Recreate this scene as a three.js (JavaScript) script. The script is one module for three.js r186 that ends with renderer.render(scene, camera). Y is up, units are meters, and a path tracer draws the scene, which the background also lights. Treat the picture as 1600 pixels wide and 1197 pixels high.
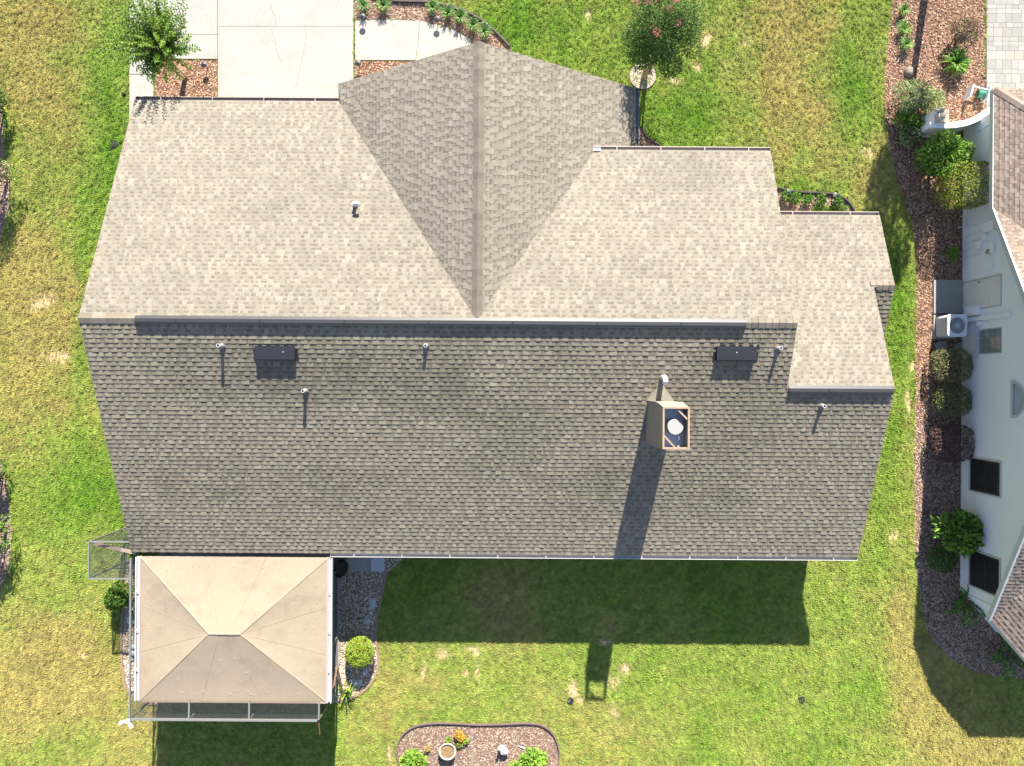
import * as THREE from 'three';
import { mergeGeometries } from 'three/addons/utils/BufferGeometryUtils.js';

// ---------------------------------------------------------------- camera, sky, sun, exposure
const W = 1024, H = 766;
const CAM_H = 25.7, F = 1090, TURN = 0.007;            // drone height, focal length in photo pixels, yaw of the lens against the house
const scene = new THREE.Scene();
const camera = new THREE.PerspectiveCamera(2 * Math.atan(598.5 / F) * 180 / Math.PI, W / H, 0.1, 2000);
camera.position.set(0, CAM_H, 0);
camera.up.set(-Math.sin(TURN), 0, -Math.cos(TURN));
camera.lookAt(0, 0, 0);
scene.add(camera);
const renderer = new THREE.WebGLRenderer({ antialias: true });
renderer.setSize(W, H);
renderer.toneMapping = THREE.LinearToneMapping;
renderer.toneMappingExposure = 3.75;
renderer.shadowMap.enabled = true;

const SUN = new THREE.Vector3(0.205, 1, -1.5).normalize();
{
  const w = 256, h = 128, d = new Float32Array(w * h * 4);
  for (let j = 0; j < h; j++) for (let i = 0; i < w; i++) {
    const el = ((j + 0.5) / h - 0.5) * Math.PI, k = Math.max(0, Math.sin(el));
    const t = Math.pow(1 - k, 2.2), o = (j * w + i) * 4;
    const s = 0.215;
    d[o] = s * (0.46 * (1 - t) + 0.92 * t); d[o + 1] = s * (0.70 * (1 - t) + 1.03 * t); d[o + 2] = s * (1.26 * (1 - t) + 1.2 * t); d[o + 3] = 1;
  }
  const sky = new THREE.DataTexture(d, w, h, THREE.RGBAFormat, THREE.FloatType);
  sky.mapping = THREE.EquirectangularReflectionMapping; sky.magFilter = sky.minFilter = THREE.LinearFilter; sky.needsUpdate = true;
  scene.background = sky; scene.environment = sky;
}
const sun = new THREE.DirectionalLight(new THREE.Color(1, 0.95, 0.85), 5);
sun.name = 'sun'; sun.position.copy(SUN).multiplyScalar(80); sun.castShadow = true;
Object.assign(sun.shadow.camera, { left: -35, right: 35, top: 35, bottom: -35, near: 1, far: 200 });
sun.shadow.mapSize.set(4096, 4096);
scene.add(sun); scene.add(sun.target);

// ---------------------------------------------------------------- helpers
function rngOf(seed) { let a = seed >>> 0; return () => { a = (a + 0x6D2B79F5) | 0; let t = Math.imul(a ^ (a >>> 15), 1 | a); t = (t + Math.imul(t ^ (t >>> 7), 61 | t)) ^ t; return ((t ^ (t >>> 14)) >>> 0) / 4294967296; }; }
const hash2 = (i, j, s) => { let n = Math.imul(i, 374761393) ^ Math.imul(j, 668265263) ^ Math.imul(s, 2147483647 - 58); n = Math.imul(n ^ (n >>> 13), 1274126177); return ((n ^ (n >>> 16)) >>> 0) / 4294967296; };
function noise(x, y, s = 1, per = 0) {
  const i = Math.floor(x), j = Math.floor(y), u = x - i, v = y - j, a = u * u * (3 - 2 * u), b = v * v * (3 - 2 * v);
  const m = per ? (n) => ((n % per) + per) % per : (n) => n;
  const h = (p, q) => hash2(m(p), m(q), s);
  return (h(i, j) * (1 - a) + h(i + 1, j) * a) * (1 - b) + (h(i, j + 1) * (1 - a) + h(i + 1, j + 1) * a) * b;
}
function fbm(x, y, s = 1, oct = 4, per = 0) { let v = 0, w = 0.5, t = 0; for (let k = 0; k < oct; k++) { v += w * noise(x, y, s + k * 17, per); t += w; w *= 0.5; x *= 2; y *= 2; per *= 2; } return v / t; }
const V = (x, y, z) => new THREE.Vector3(x, y, z);
const clamp = (x, a = 0, b = 1) => Math.min(b, Math.max(a, x));
const mixc = (a, b, t) => [a[0] + (b[0] - a[0]) * t, a[1] + (b[1] - a[1]) * t, a[2] + (b[2] - a[2]) * t];
// a surveyed point: position in the photograph (1600 x 1197) and its height above ground -> metres
function G(px, py, h = 0) {
  const s = (CAM_H - h) / F, dx = (px - 800) * s, dz = (py - 598.5) * s;
  return V(dx * Math.cos(TURN) + dz * Math.sin(TURN), h, -dx * Math.sin(TURN) + dz * Math.cos(TURN));
}
const G2 = (list, h = 0) => list.map(([x, y]) => { const p = G(x, y, h); return [p.x, p.z]; });
function inside(poly, x, z) {
  let c = false;
  for (let i = 0, j = poly.length - 1; i < poly.length; j = i++) {
    const [xi, zi] = poly[i], [xj, zj] = poly[j];
    if ((zi > z) !== (zj > z) && x < (xj - xi) * (z - zi) / (zj - zi) + xi) c = !c;
  }
  return c;
}
const names = {};
function numbered(n) { const k = names[n] = (names[n] ?? -1) + 1; return k ? `${n}_${String(k).padStart(3, '0')}` : n; }
function tag(o, label, category, group, kind) {
  o.userData.label = label; if (category) o.userData.category = category; if (group) o.userData.group = group; if (kind) o.userData.kind = kind;
  return o;
}
function base(name, pos = V(0, 0, 0), turn = 0) { const g = new THREE.Group(); g.name = numbered(name); g.position.copy(pos); g.rotation.y = turn; scene.add(g); return g; }
function mesh(name, geo, mat, parent) {
  const m = new THREE.Mesh(geo, mat); m.castShadow = m.receiveShadow = true;
  m.name = parent ? name : numbered(name); (parent ?? scene).add(m); return m;
}
// triangle collector: flat faces, vertex colours, box-mapped uv in metres
class MB {
  constructor() { this.p = []; this.c = []; this.col = [1, 1, 1]; this.has = false; }
  color(c) { this.col = c; this.has = true; return this; }
  tri(a, b, c, ca, cb, cc) {
    this.p.push(a.x, a.y, a.z, b.x, b.y, b.z, c.x, c.y, c.z);
    const k = this.col; this.c.push(...(ca ?? k), ...(cb ?? ca ?? k), ...(cc ?? ca ?? k)); return this;
  }
  quad(a, b, c, d) { return this.tri(a, b, c).tri(a, c, d); }
  box(x0, y0, z0, x1, y1, z1) {
    const v = (i, j, k) => V(i ? x1 : x0, j ? y1 : y0, k ? z1 : z0);
    this.quad(v(0, 0, 1), v(1, 0, 1), v(1, 1, 1), v(0, 1, 1)); this.quad(v(1, 0, 0), v(0, 0, 0), v(0, 1, 0), v(1, 1, 0));
    this.quad(v(1, 0, 1), v(1, 0, 0), v(1, 1, 0), v(1, 1, 1)); this.quad(v(0, 0, 0), v(0, 0, 1), v(0, 1, 1), v(0, 1, 0));
    this.quad(v(0, 1, 1), v(1, 1, 1), v(1, 1, 0), v(0, 1, 0)); this.quad(v(0, 0, 0), v(1, 0, 0), v(1, 0, 1), v(0, 0, 1)); return this;
  }
  // bar from a to b, w across (horizontal), t along the other way
  bar(a, b, w, t, up = V(0, 1, 0)) {
    const d = b.clone().sub(a).normalize(); let s = d.clone().cross(up); if (s.lengthSq() < 1e-6) s = V(1, 0, 0); s.normalize(); const n = s.clone().cross(d).normalize();
    const c = (o, i, j) => o.clone().addScaledVector(s, i * w / 2).addScaledVector(n, j * t / 2), q = [[-1, -1], [1, -1], [1, 1], [-1, 1]];
    const A = q.map(([i, j]) => c(a, i, j)), B = q.map(([i, j]) => c(b, i, j));
    for (let k = 0; k < 4; k++) { const m = (k + 1) % 4; this.quad(A[k], A[m], B[m], B[k]); }
    this.quad(A[3], A[2], A[1], A[0]); this.quad(B[0], B[1], B[2], B[3]); return this;
  }
  tube(pts, radii, seg = 7) {
    const rings = pts.map((p, i) => {
      const d = (pts[Math.min(i + 1, pts.length - 1)]).clone().sub(pts[Math.max(i - 1, 0)]).normalize();
      let s = d.clone().cross(Math.abs(d.y) > 0.9 ? V(1, 0, 0) : V(0, 1, 0)).normalize(), n = s.clone().cross(d), r = Array.isArray(radii) ? radii[i] : radii;
      return Array.from({ length: seg }, (_, k) => { const a = k / seg * Math.PI * 2; return p.clone().addScaledVector(s, Math.cos(a) * r).addScaledVector(n, Math.sin(a) * r); });
    });
    for (let i = 0; i + 1 < rings.length; i++) for (let k = 0; k < seg; k++) { const m = (k + 1) % seg; this.quad(rings[i][k], rings[i + 1][k], rings[i + 1][m], rings[i][m]); }
    for (const [r, f] of [[rings[0], 0], [rings[rings.length - 1], 1]]) for (let k = 1; k + 1 < seg; k++) f ? this.tri(r[0], r[k + 1], r[k]) : this.tri(r[0], r[k], r[k + 1]);
    return this;
  }
  // vertical prism over a horizontal polygon [[x,z]...] (star-shaped or any simple one)
  prism(poly, y0, y1) {
    let P = poly.map(([x, z]) => new THREE.Vector2(x, z)); if (THREE.ShapeUtils.area(P) > 0) P = P.reverse();
    for (const [a, b, c] of THREE.ShapeUtils.triangulateShape(P, [])) {
      const q = [a, b, c].map((k) => P[k]);
      const up = (q[1].x - q[0].x) * (q[2].y - q[0].y) - (q[1].y - q[0].y) * (q[2].x - q[0].x) < 0;
      const [d, e, f] = up ? q : [q[0], q[2], q[1]];
      this.tri(V(d.x, y1, d.y), V(e.x, y1, e.y), V(f.x, y1, f.y)); this.tri(V(d.x, y0, d.y), V(f.x, y0, f.y), V(e.x, y0, e.y));
    }
    for (let i = 0; i < P.length; i++) { const a = P[i], b = P[(i + 1) % P.length]; this.quad(V(a.x, y0, a.y), V(a.x, y1, a.y), V(b.x, y1, b.y), V(b.x, y0, b.y)); }
    return this;
  }
  // slab below a flat 3D polygon
  slab(pts, t) {
    const n = pts[1].clone().sub(pts[0]).cross(pts[2].clone().sub(pts[0])).normalize(); if (n.y < 0) n.negate();
    const lo = pts.map((p) => p.clone().addScaledVector(n, -t)), e1 = pts[1].clone().sub(pts[0]).normalize(), e2 = n.clone().cross(e1);
    const flat = pts.map((p) => { const d = p.clone().sub(pts[0]); return new THREE.Vector2(d.dot(e1), d.dot(e2)); });
    for (const [a, b, c] of THREE.ShapeUtils.triangulateShape(flat, [])) { this.tri(pts[a], pts[b], pts[c]); this.tri(lo[a], lo[c], lo[b]); }
    for (let i = 0; i < pts.length; i++) { const j = (i + 1) % pts.length; this.quad(pts[i], lo[i], lo[j], pts[j]); }
    return this;
  }
  geo(smooth) {
    const g = new THREE.BufferGeometry(), p = new Float32Array(this.p); g.setAttribute('position', new THREE.BufferAttribute(p, 3));
    if (this.has) g.setAttribute('color', new THREE.BufferAttribute(new Float32Array(this.c), 3));
    const uv = new Float32Array(p.length / 3 * 2);
    for (let i = 0; i < p.length; i += 9) {
      const ux = p[i + 3] - p[i], uy = p[i + 4] - p[i + 1], uz = p[i + 5] - p[i + 2], vx = p[i + 6] - p[i], vy = p[i + 7] - p[i + 1], vz = p[i + 8] - p[i + 2];
      const nx = Math.abs(uy * vz - uz * vy), ny = Math.abs(uz * vx - ux * vz), nz = Math.abs(ux * vy - uy * vx);
      for (let k = 0; k < 3; k++) { const x = p[i + k * 3], y = p[i + k * 3 + 1], z = p[i + k * 3 + 2], o = (i / 3 + k) * 2; if (ny >= nx && ny >= nz) { uv[o] = x; uv[o + 1] = z; } else if (nx >= nz) { uv[o] = z; uv[o + 1] = y; } else { uv[o] = x; uv[o + 1] = y; } }
    }
    g.setAttribute('uv', new THREE.BufferAttribute(uv, 2)); g.computeVertexNormals(); return g;
  }
  build(name, mat, parent) { return mesh(name, this.geo(), mat, parent); }
}
function tex(n, fn, metres, srgb = true) {
  const d = new Uint8Array(n * n * 4);
  for (let j = 0; j < n; j++) for (let i = 0; i < n; i++) { const c = fn(i / n, j / n), o = (j * n + i) * 4; for (let k = 0; k < 3; k++) d[o + k] = clamp(c[k]) * 255; d[o + 3] = 255; }
  const t = new THREE.DataTexture(d, n, n, THREE.RGBAFormat); t.wrapS = t.wrapT = THREE.RepeatWrapping; t.magFilter = THREE.LinearFilter; t.minFilter = THREE.LinearMipmapLinearFilter; t.generateMipmaps = true;
  if (srgb) t.colorSpace = THREE.SRGBColorSpace; t.repeat.set(1 / metres, 1 / metres); t.needsUpdate = true; return t;
}
const grey = (v) => [v, v, v];
const T = {
  concrete: tex(512, (u, v) => { const f = fbm(u * 6, v * 6, 3, 5, 6), g = fbm(u * 64, v * 64, 9, 2, 64), s = fbm(u * 3, v * 24, 5, 3, 3); return grey(0.93 + 0.06 * (f - 0.5) + 0.06 * (g - 0.5) + 0.06 * (s - 0.5)).map((x, k) => x * [1, 0.985, 0.955][k]); }, 5),
  speck: tex(256, (u, v) => grey(0.93 + 0.16 * (fbm(u * 64, v * 64, 21, 2, 64) - 0.5) + 0.10 * (fbm(u * 8, v * 8, 23, 3, 8) - 0.5)), 1.1),
  bump: tex(256, (u, v) => grey(fbm(u * 32, v * 32, 31, 4, 32)), 1, false),
  membrane: tex(512, (u, v) => { const f = fbm(u * 4, v * 4, 41, 5, 4), g = fbm(u * 40, v * 40, 43, 3, 40), p = fbm(u * 10, v * 10, 47, 3, 10); return grey(0.93 + 0.07 * (f - 0.5) + 0.05 * (g - 0.5) - 0.05 * clamp((p - 0.6) * 5)).map((x, k) => x * [1, 0.99, 0.97][k]); }, 4),
};
const lin = (r, g, b) => new THREE.Color().setRGB(r, g, b);
const mat = (c, o = {}) => new THREE.MeshStandardMaterial({ color: lin(...c), roughness: 0.85, ...o });
const M = {
  shingle: new THREE.MeshStandardMaterial({ color: 0xffffff, vertexColors: true, roughness: 0.95, map: T.speck }),
  deck: mat([.065, .054, .043]),
  stucco: mat([.432, .403, .346], { bumpMap: T.bump, bumpScale: 0.004 }),
  whiteStucco: mat([0.74, 0.745, 0.745], { bumpMap: T.bump, bumpScale: 0.004 }),
  trim: mat([.360, .342, .317], { roughness: 0.5 }),
  tanTrim: mat([.360, .302, .252], { roughness: 0.55 }),
  white: mat([.446, .446, .439], { roughness: 0.4 }),
  alu: mat([0.15, 0.15, 0.14], { roughness: 0.5, metalness: 0.1 }),
  darkMetal: mat([.020, .020, .022], { roughness: 0.42, metalness: 0.2 }),
  ventTop: mat([.024, .024, .026], { roughness: 0.5, metalness: 0.1 }),
  black: mat([.009, .009, .010], { roughness: 0.6 }),
  bronze: mat([.144, .090, .061], { roughness: 0.5 }),
  wood: mat([0.30, 0.205, 0.14], { roughness: 0.8, map: T.speck }),
  siding: mat([.259, .220, .173], { roughness: 0.85, map: T.speck }),
  galv: mat([.396, .396, .396], { roughness: 0.38, metalness: 0.5 }),
  concrete: mat([.306, .302, .292], { map: T.concrete, bumpMap: T.bump, bumpScale: 0.002, roughness: 0.9 }),
  shadeConcrete: mat([.288, .284, .274], { map: T.concrete, roughness: 0.9 }),  // copy of the concrete, coloured slightly darker to paint in shade
  membrane: mat([0.275, 0.222, 0.162], { map: T.membrane, roughness: 0.8 }),
  pvc: mat([.475, .475, .482], { roughness: 0.35 }),
  screen: new THREE.MeshStandardMaterial({ color: lin(0.035, 0.035, 0.035), roughness: 0.8, transparent: true, opacity: 0.30, side: THREE.DoubleSide }),
  glass: new THREE.MeshPhysicalMaterial({ color: lin(0.02, 0.022, 0.024), roughness: 0.08, metalness: 0 }),
  block: new THREE.MeshPhysicalMaterial({ color: lin(0.16, 0.20, 0.19), roughness: 0.15, clearcoat: 0.6 }),
  leaf: new THREE.MeshPhysicalMaterial({ color: 0xffffff, vertexColors: true, roughness: 0.8, specularIntensity: 0.35, side: THREE.DoubleSide, transmission: 0.32, thickness: 0 }),
  bark: mat([.216, .158, .108], { roughness: 0.95, map: T.speck }),
  edging: mat([.036, .025, .022], { roughness: 0.7 }),
  curb: mat([.245, .158, .115], { roughness: 0.9, map: T.speck }),
  vc: new THREE.MeshStandardMaterial({ color: 0xffffff, vertexColors: true, roughness: 0.9 }),
  chip: new THREE.MeshStandardMaterial({ color: 0xffffff, roughness: 0.9 }),
  stone: mat([.346, .360, .374], { roughness: 0.8, map: T.speck }),
};

// ---------------------------------------------------------------- outlines on the ground (surveyed)
const bedRight = G2([[1398, -60], [1395, 0], [1387, 60], [1382, 110], [1381, 150], [1383, 190], [1388, 225], [1396, 262], [1404, 295], [1415, 320], [1424, 345], [1430, 390], [1432, 440], [1430, 520], [1430, 600], [1428, 680], [1428, 760], [1429, 840], [1433, 900], [1440, 945], [1446, 980], [1460, 1005], [1480, 1025], [1505, 1042], [1540, 1054], [1600, 1061], [1680, 1062], [1680, 420], [1504, 420], [1542, 180], [1538, 100], [1538, -60]]);
const bedLanaiRight = G2([[520, 862], [640, 862], [618, 884], [604, 896], [597, 930], [590, 965], [587, 1000], [591, 1025], [588, 1052], [573, 1075], [552, 1089], [535, 1096], [520, 1099]]);
const bedLanaiLeft = G2([[278, 880], [199, 880], [192, 930], [191, 990], [193, 1050], [201, 1078], [222, 1094], [245, 1100], [278, 1100]]);
const bedIsland = G2([[640, 1240], [628, 1205], [621, 1180], [621, 1163], [630, 1146], [648, 1134], [675, 1129], [710, 1129], [750, 1131], [790, 1130], [825, 1129], [846, 1132], [862, 1143], [871, 1160], [874, 1180], [868, 1205], [855, 1240]]);
const bedTop = G2([[554, -40], [600, -12], [640, -2], [672, 4], [709, 13], [743, 27], [770, 47], [797, 74], [800, 100], [740, 100], [735, 61], [702, 44], [659, 34], [611, 31], [554, 32]]);
const bedDoor = G2([[555, 96], [650, 96], [650, 150], [555, 150]]);
const bedTree = G2([[243, 94], [340, 94], [340, 175], [243, 175]]);
const bedWing = G2([[1205, 285], [1218, 297], [1240, 300], [1280, 302], [1305, 305], [1322, 314], [1334, 330], [1345, 360], [1205, 360]]);
const bedGable = G2([[985, 190], [1003, 202], [1012, 216], [1030, 227], [1045, 245], [985, 245]]);
const bedLeftA = G2([[-60, 140], [2, 150], [6, 190], [5, 228], [13, 260], [18, 290], [14, 330], [0, 380], [-60, 400]]);
const bedLeftB = G2([[-60, 700], [2, 722], [10, 750], [16, 790], [20, 830], [16, 880], [0, 930], [-60, 960]]);
const drive = G2([[341, -60], [553, -60], [553, 176], [341, 176]]);
const driveWest = G2([[203, -60], [341, -60], [341, 93], [241, 93], [241, 250], [203, 250]]);
const walk = G2([[555, 33], [611, 32], [659, 35], [702, 45], [736, 63], [745, 120], [640, 120], [640, 95], [555, 95]]);
const paverArea = G2([[1540, -60], [1700, -60], [1700, 200], [1540, 165]]);
const pad = G2([[1457, 438], [1506, 438], [1506, 490], [1457, 490]]);
const houseFoot = [[-12.1, -8.9], [-5.3, -8.9], [-5.3, -9.4], [3.6, -9.4], [3.6, -7.2], [7.9, -7.2], [7.9, -5.3], [11.6, -5.3], [11.6, -1.2], [11.05, -1.2], [11.05, 5.2], [-12.1, 5.2]];
const lanaiFoot = [[-12.5, 5.2], [-6.5, 5.2], [-6.5, 11.1], [-12.5, 11.1]];
const neighbourFoot = [[16.6, -9.6], [30, -9.6], [30, 9.2], [17.6, 9.2], [16.6, 7.6]];
const NO_GRASS = [bedRight, bedLanaiRight, bedLanaiLeft, bedIsland, bedTop, bedDoor, bedTree, bedWing, bedGable, bedLeftA, bedLeftB, drive, driveWest, walk, paverArea, pad, houseFoot, lanaiFoot, neighbourFoot];
const boxes = NO_GRASS.map((p) => [Math.min(...p.map((q) => q[0])), Math.max(...p.map((q) => q[0])), Math.min(...p.map((q) => q[1])), Math.max(...p.map((q) => q[1]))]);
const grassy = (x, z) => { for (let k = 0; k < NO_GRASS.length; k++) { const b = boxes[k]; if (x > b[0] && x < b[1] && z > b[2] && z < b[3] && inside(NO_GRASS[k], x, z)) return false; } return true; };

// ---------------------------------------------------------------- lawn: dry, lush and bare turf where the photograph has it
// [px, py, rx, ry, dryness]  (negative = lusher green)
const TURF = [[45, 60, 90, 130, .75], [90, 200, 60, 80, .35], [190, 120, 40, 110, -.5], [185, 260, 50, 90, -.6], [55, 490, 70, 140, .95], [95, 330, 50, 80, .25], [150, 480, 35, 160, -.35], [110, 640, 60, 60, .15], [170, 760, 60, 90, -.55], [70, 800, 60, 80, -.4],
  [60, 960, 70, 60, .45], [60, 1060, 90, 90, 1.1], [130, 1000, 60, 50, .35], [150, 1150, 80, 60, .3], [225, 1150, 40, 60, .55], [330, 1150, 80, 60, .1],
  [850, 60, 110, 60, -.65], [1080, 190, 70, 45, -.7], [1150, 40, 50, 50, .05], [1225, 60, 55, 90, .75], [1255, 170, 50, 60, .65], [1325, 150, 40, 80, -.5], [1360, 40, 40, 60, -.15], [1180, 150, 40, 50, .25], [1150, 235, 70, 30, -.35], [1250, 240, 70, 40, .2], [1355, 275, 50, 45, .85], [1290, 290, 50, 20, -.3],
  [1408, 480, 25, 80, -.5], [1405, 640, 25, 110, -.35], [1390, 790, 40, 110, -.3], [1420, 900, 25, 80, .25], [1380, 960, 50, 70, .1], [1440, 1070, 60, 110, 1.05], [1540, 1175, 100, 45, 1.1], [1350, 1130, 60, 70, -.15], [1300, 960, 50, 100, -.25],
  [740, 1050, 140, 50, .12], [600, 1120, 45, 60, .35], [560, 1150, 40, 60, .2], [1100, 1050, 100, 60, -.2], [1000, 1130, 100, 50, .15], [1200, 1120, 90, 70, -.1], [900, 1120, 70, 50, .2], [770, 935, 70, 45, .8], [950, 980, 30, 30, .6], [650, 930, 60, 50, -.5], [1150, 930, 90, 60, -.4]];
const BARE = [[692, 1020, 8, 12], [742, 1015, 10, 7], [745, 1042, 6, 18], [670, 1050, 4, 30], [722, 1045, 8, 5], [985, 1052, 16, 9], [960, 1070, 12, 10], [945, 1012, 12, 8], [960, 1112, 12, 14], [893, 1085, 13, 14], [905, 1098, 10, 6], [730, 1012, 14, 4], [1112, 60, 7, 14], [1165, 68, 12, 5], [1095, 102, 8, 10], [1062, 125, 14, 10], [1082, 30, 12, 8], [1428, 575, 6, 14], [1426, 640, 5, 30], [1404, 838, 8, 12], [1340, 245, 10, 12], [915, 32, 8, 12], [612, 1172, 8, 14], [230, 150, 8, 6], [170, 800, 5, 4], [85, 560, 30, 14], [60, 470, 20, 18], [130, 1010, 20, 8]];
for (const L of [TURF, BARE]) for (const b of L) { const p = G(b[0], b[1]); b[0] = p.x; b[1] = p.z; b[2] *= CAM_H / F; b[3] *= CAM_H / F; }
const LUSH = [0.140, 0.275, 0.018], MID = [0.272, 0.350, 0.062], DRY = [0.400, 0.340, 0.110], STRAW = [0.42, 0.315, 0.165];
function turf(x, z) {
  const wx = x + 1.2 * (fbm(x * 0.6, z * 0.6, 71, 3) - 0.5), wz = z + 1.2 * (fbm(x * 0.6, z * 0.6, 75, 3) - 0.5);
  let d = 0.0, bare = 0;
  for (const [bx, bz, rx, rz, w] of TURF) { const q = ((wx - bx) / rx) ** 2 + ((wz - bz) / rz) ** 2; if (q < 9) d += w * Math.exp(-q); }
  for (const [bx, bz, rx, rz] of BARE) { const q = ((wx - bx) / rx) ** 2 + ((wz - bz) / rz) ** 2; if (q < 9) bare = Math.max(bare, Math.exp(-q)); }
  d += 1.0 * (fbm(x * 0.45, z * 0.45, 81, 4) - 0.5) + 0.55 * (fbm(x * 2.2, z * 2.2, 83, 3) - 0.5) + 0.55 * (fbm(x * 1.7, z * .12, 85, 2) - 0.5) * (z < 6 ? 1 : .6);
  bare = clamp(bare * (0.5 + 1.2 * fbm(x * 3, z * 3, 87, 3)) - 0.15);
  return [d, bare];
}
function turfColour(d, bare) { let c = d < 0 ? mixc(MID, LUSH, clamp(-d * 1.5)) : mixc(MID, DRY, clamp(d * 1.25)); return mixc(c, STRAW, clamp(bare * 1.1)); }
{
  const n = 1024, x0 = -24, z0 = -18, sx = 48, sz = 36, d = new Uint8Array(n * n * 4);
  for (let j = 0; j < n; j++) for (let i = 0; i < n; i++) {
    const x = x0 + (i + .5) / n * sx, z = z0 + (j + .5) / n * sz, [dd, b] = turf(x, z), c = mixc(turfColour(dd, b), [0.20, 0.15, 0.08], 0.25), k = 0.7 + 0.5 * noise(x * 14, z * 14, 5), o = (j * n + i) * 4;
    for (let m = 0; m < 3; m++) d[o + m] = 255 * Math.pow(clamp(c[m] * k), 1 / 2.2); d[o + 3] = 255;
  }
  const t = new THREE.DataTexture(d, n, n, THREE.RGBAFormat); t.colorSpace = THREE.SRGBColorSpace; t.wrapS = t.wrapT = THREE.MirroredRepeatWrapping; t.magFilter = THREE.LinearFilter; t.needsUpdate = true;
  const g = new THREE.PlaneGeometry(800, 800); g.rotateX(-Math.PI / 2);
  const P = g.attributes.position, U = g.attributes.uv; for (let i = 0; i < P.count; i++) U.setXY(i, (P.getX(i) - x0) / sx, (P.getZ(i) - z0) / sz);
  const m = mesh('ground', g, new THREE.MeshStandardMaterial({ map: t, roughness: 1 })); tag(m, 'turf soil under the lawns around the house', null, null, 'structure');
}
{ // grass
  const R = rngOf(11), b = new MB();
  for (let k = 0; k < 7; k++) {
    const a = k * 2.4 + R() * .6, l = .04 + .03 * R(), up = .013 + .022 * R(), w = .0075, ca = Math.cos(a), sa = Math.sin(a), r0 = .008;
    const p0 = V(ca * r0 - sa * w, 0, sa * r0 + ca * w), p1 = V(ca * r0 + sa * w, 0, sa * r0 - ca * w), q0 = V(ca * l * .6 - sa * w, up, sa * l * .6 + ca * w), q1 = V(ca * l * .6 + sa * w, up, sa * l * .6 - ca * w), t = V(ca * l, up * .82, sa * l);
    b.quad(p0, p1, q1, q0); b.tri(q0, q1, t);
  }
  const geo = b.geo(), pos = [], col = [], step = 0.041;
  for (let x = -20.6; x < 20.2; x += step) for (let z = -15.2; z < 15.2; z += step) {
    const px = x + (R() - .5) * step * 1.4, pz = z + (R() - .5) * step * 1.4, rr = R(), r2 = R(), r3 = R(), r4 = R();
    if (!grassy(px, pz)) continue;
    const [d, bare] = turf(px, pz); if (rr < bare * .8) continue;
    const clump = fbm(px * 5.5, pz * 5.5, 91, 3), s = (0.72 + .55 * clump) * (0.65 + .7 * r2) * (1 - .4 * bare), sy = .5 + 2.1 * r4 * r4 * r4;
    const j = (0.80 + .40 * r3) * (0.64 + .72 * fbm(px * 9, pz * 9, 95, 2)) * (.92 + .2 * fbm(px * 2.2, pz * 2.2, 97, 2)), c = turfColour(d + (r2 - .5) * .7, bare * .7);
    pos.push(px, pz, s, rr * 63, s * sy); col.push(c[0] * j, c[1] * j, c[2] * j);
  }
  const n = pos.length / 5, im = new THREE.InstancedMesh(geo, new THREE.MeshPhysicalMaterial({ color: 0xffffff, roughness: .9, specularIntensity: 0.3, side: THREE.DoubleSide, transmission: 0.4, thickness: 0 }), n), m4 = new THREE.Matrix4(), q = new THREE.Quaternion(), up = V(0, 1, 0), cc = new THREE.Color();
  for (let i = 0; i < n; i++) { q.setFromAxisAngle(up, pos[i * 5 + 3]); m4.compose(V(pos[i * 5], 0.001, pos[i * 5 + 1]), q, V(pos[i * 5 + 2], pos[i * 5 + 4], pos[i * 5 + 2])); im.setMatrixAt(i, m4); im.setColorAt(i, cc.setRGB(col[i * 3], col[i * 3 + 1], col[i * 3 + 2])); }
  im.name = 'lawn_grass'; im.castShadow = im.receiveShadow = true; scene.add(im); tag(im, 'coarse mown lawn grass, green with yellow dry patches', 'grass', null, 'stuff');
  console.log('grass tufts', n);
}

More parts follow.
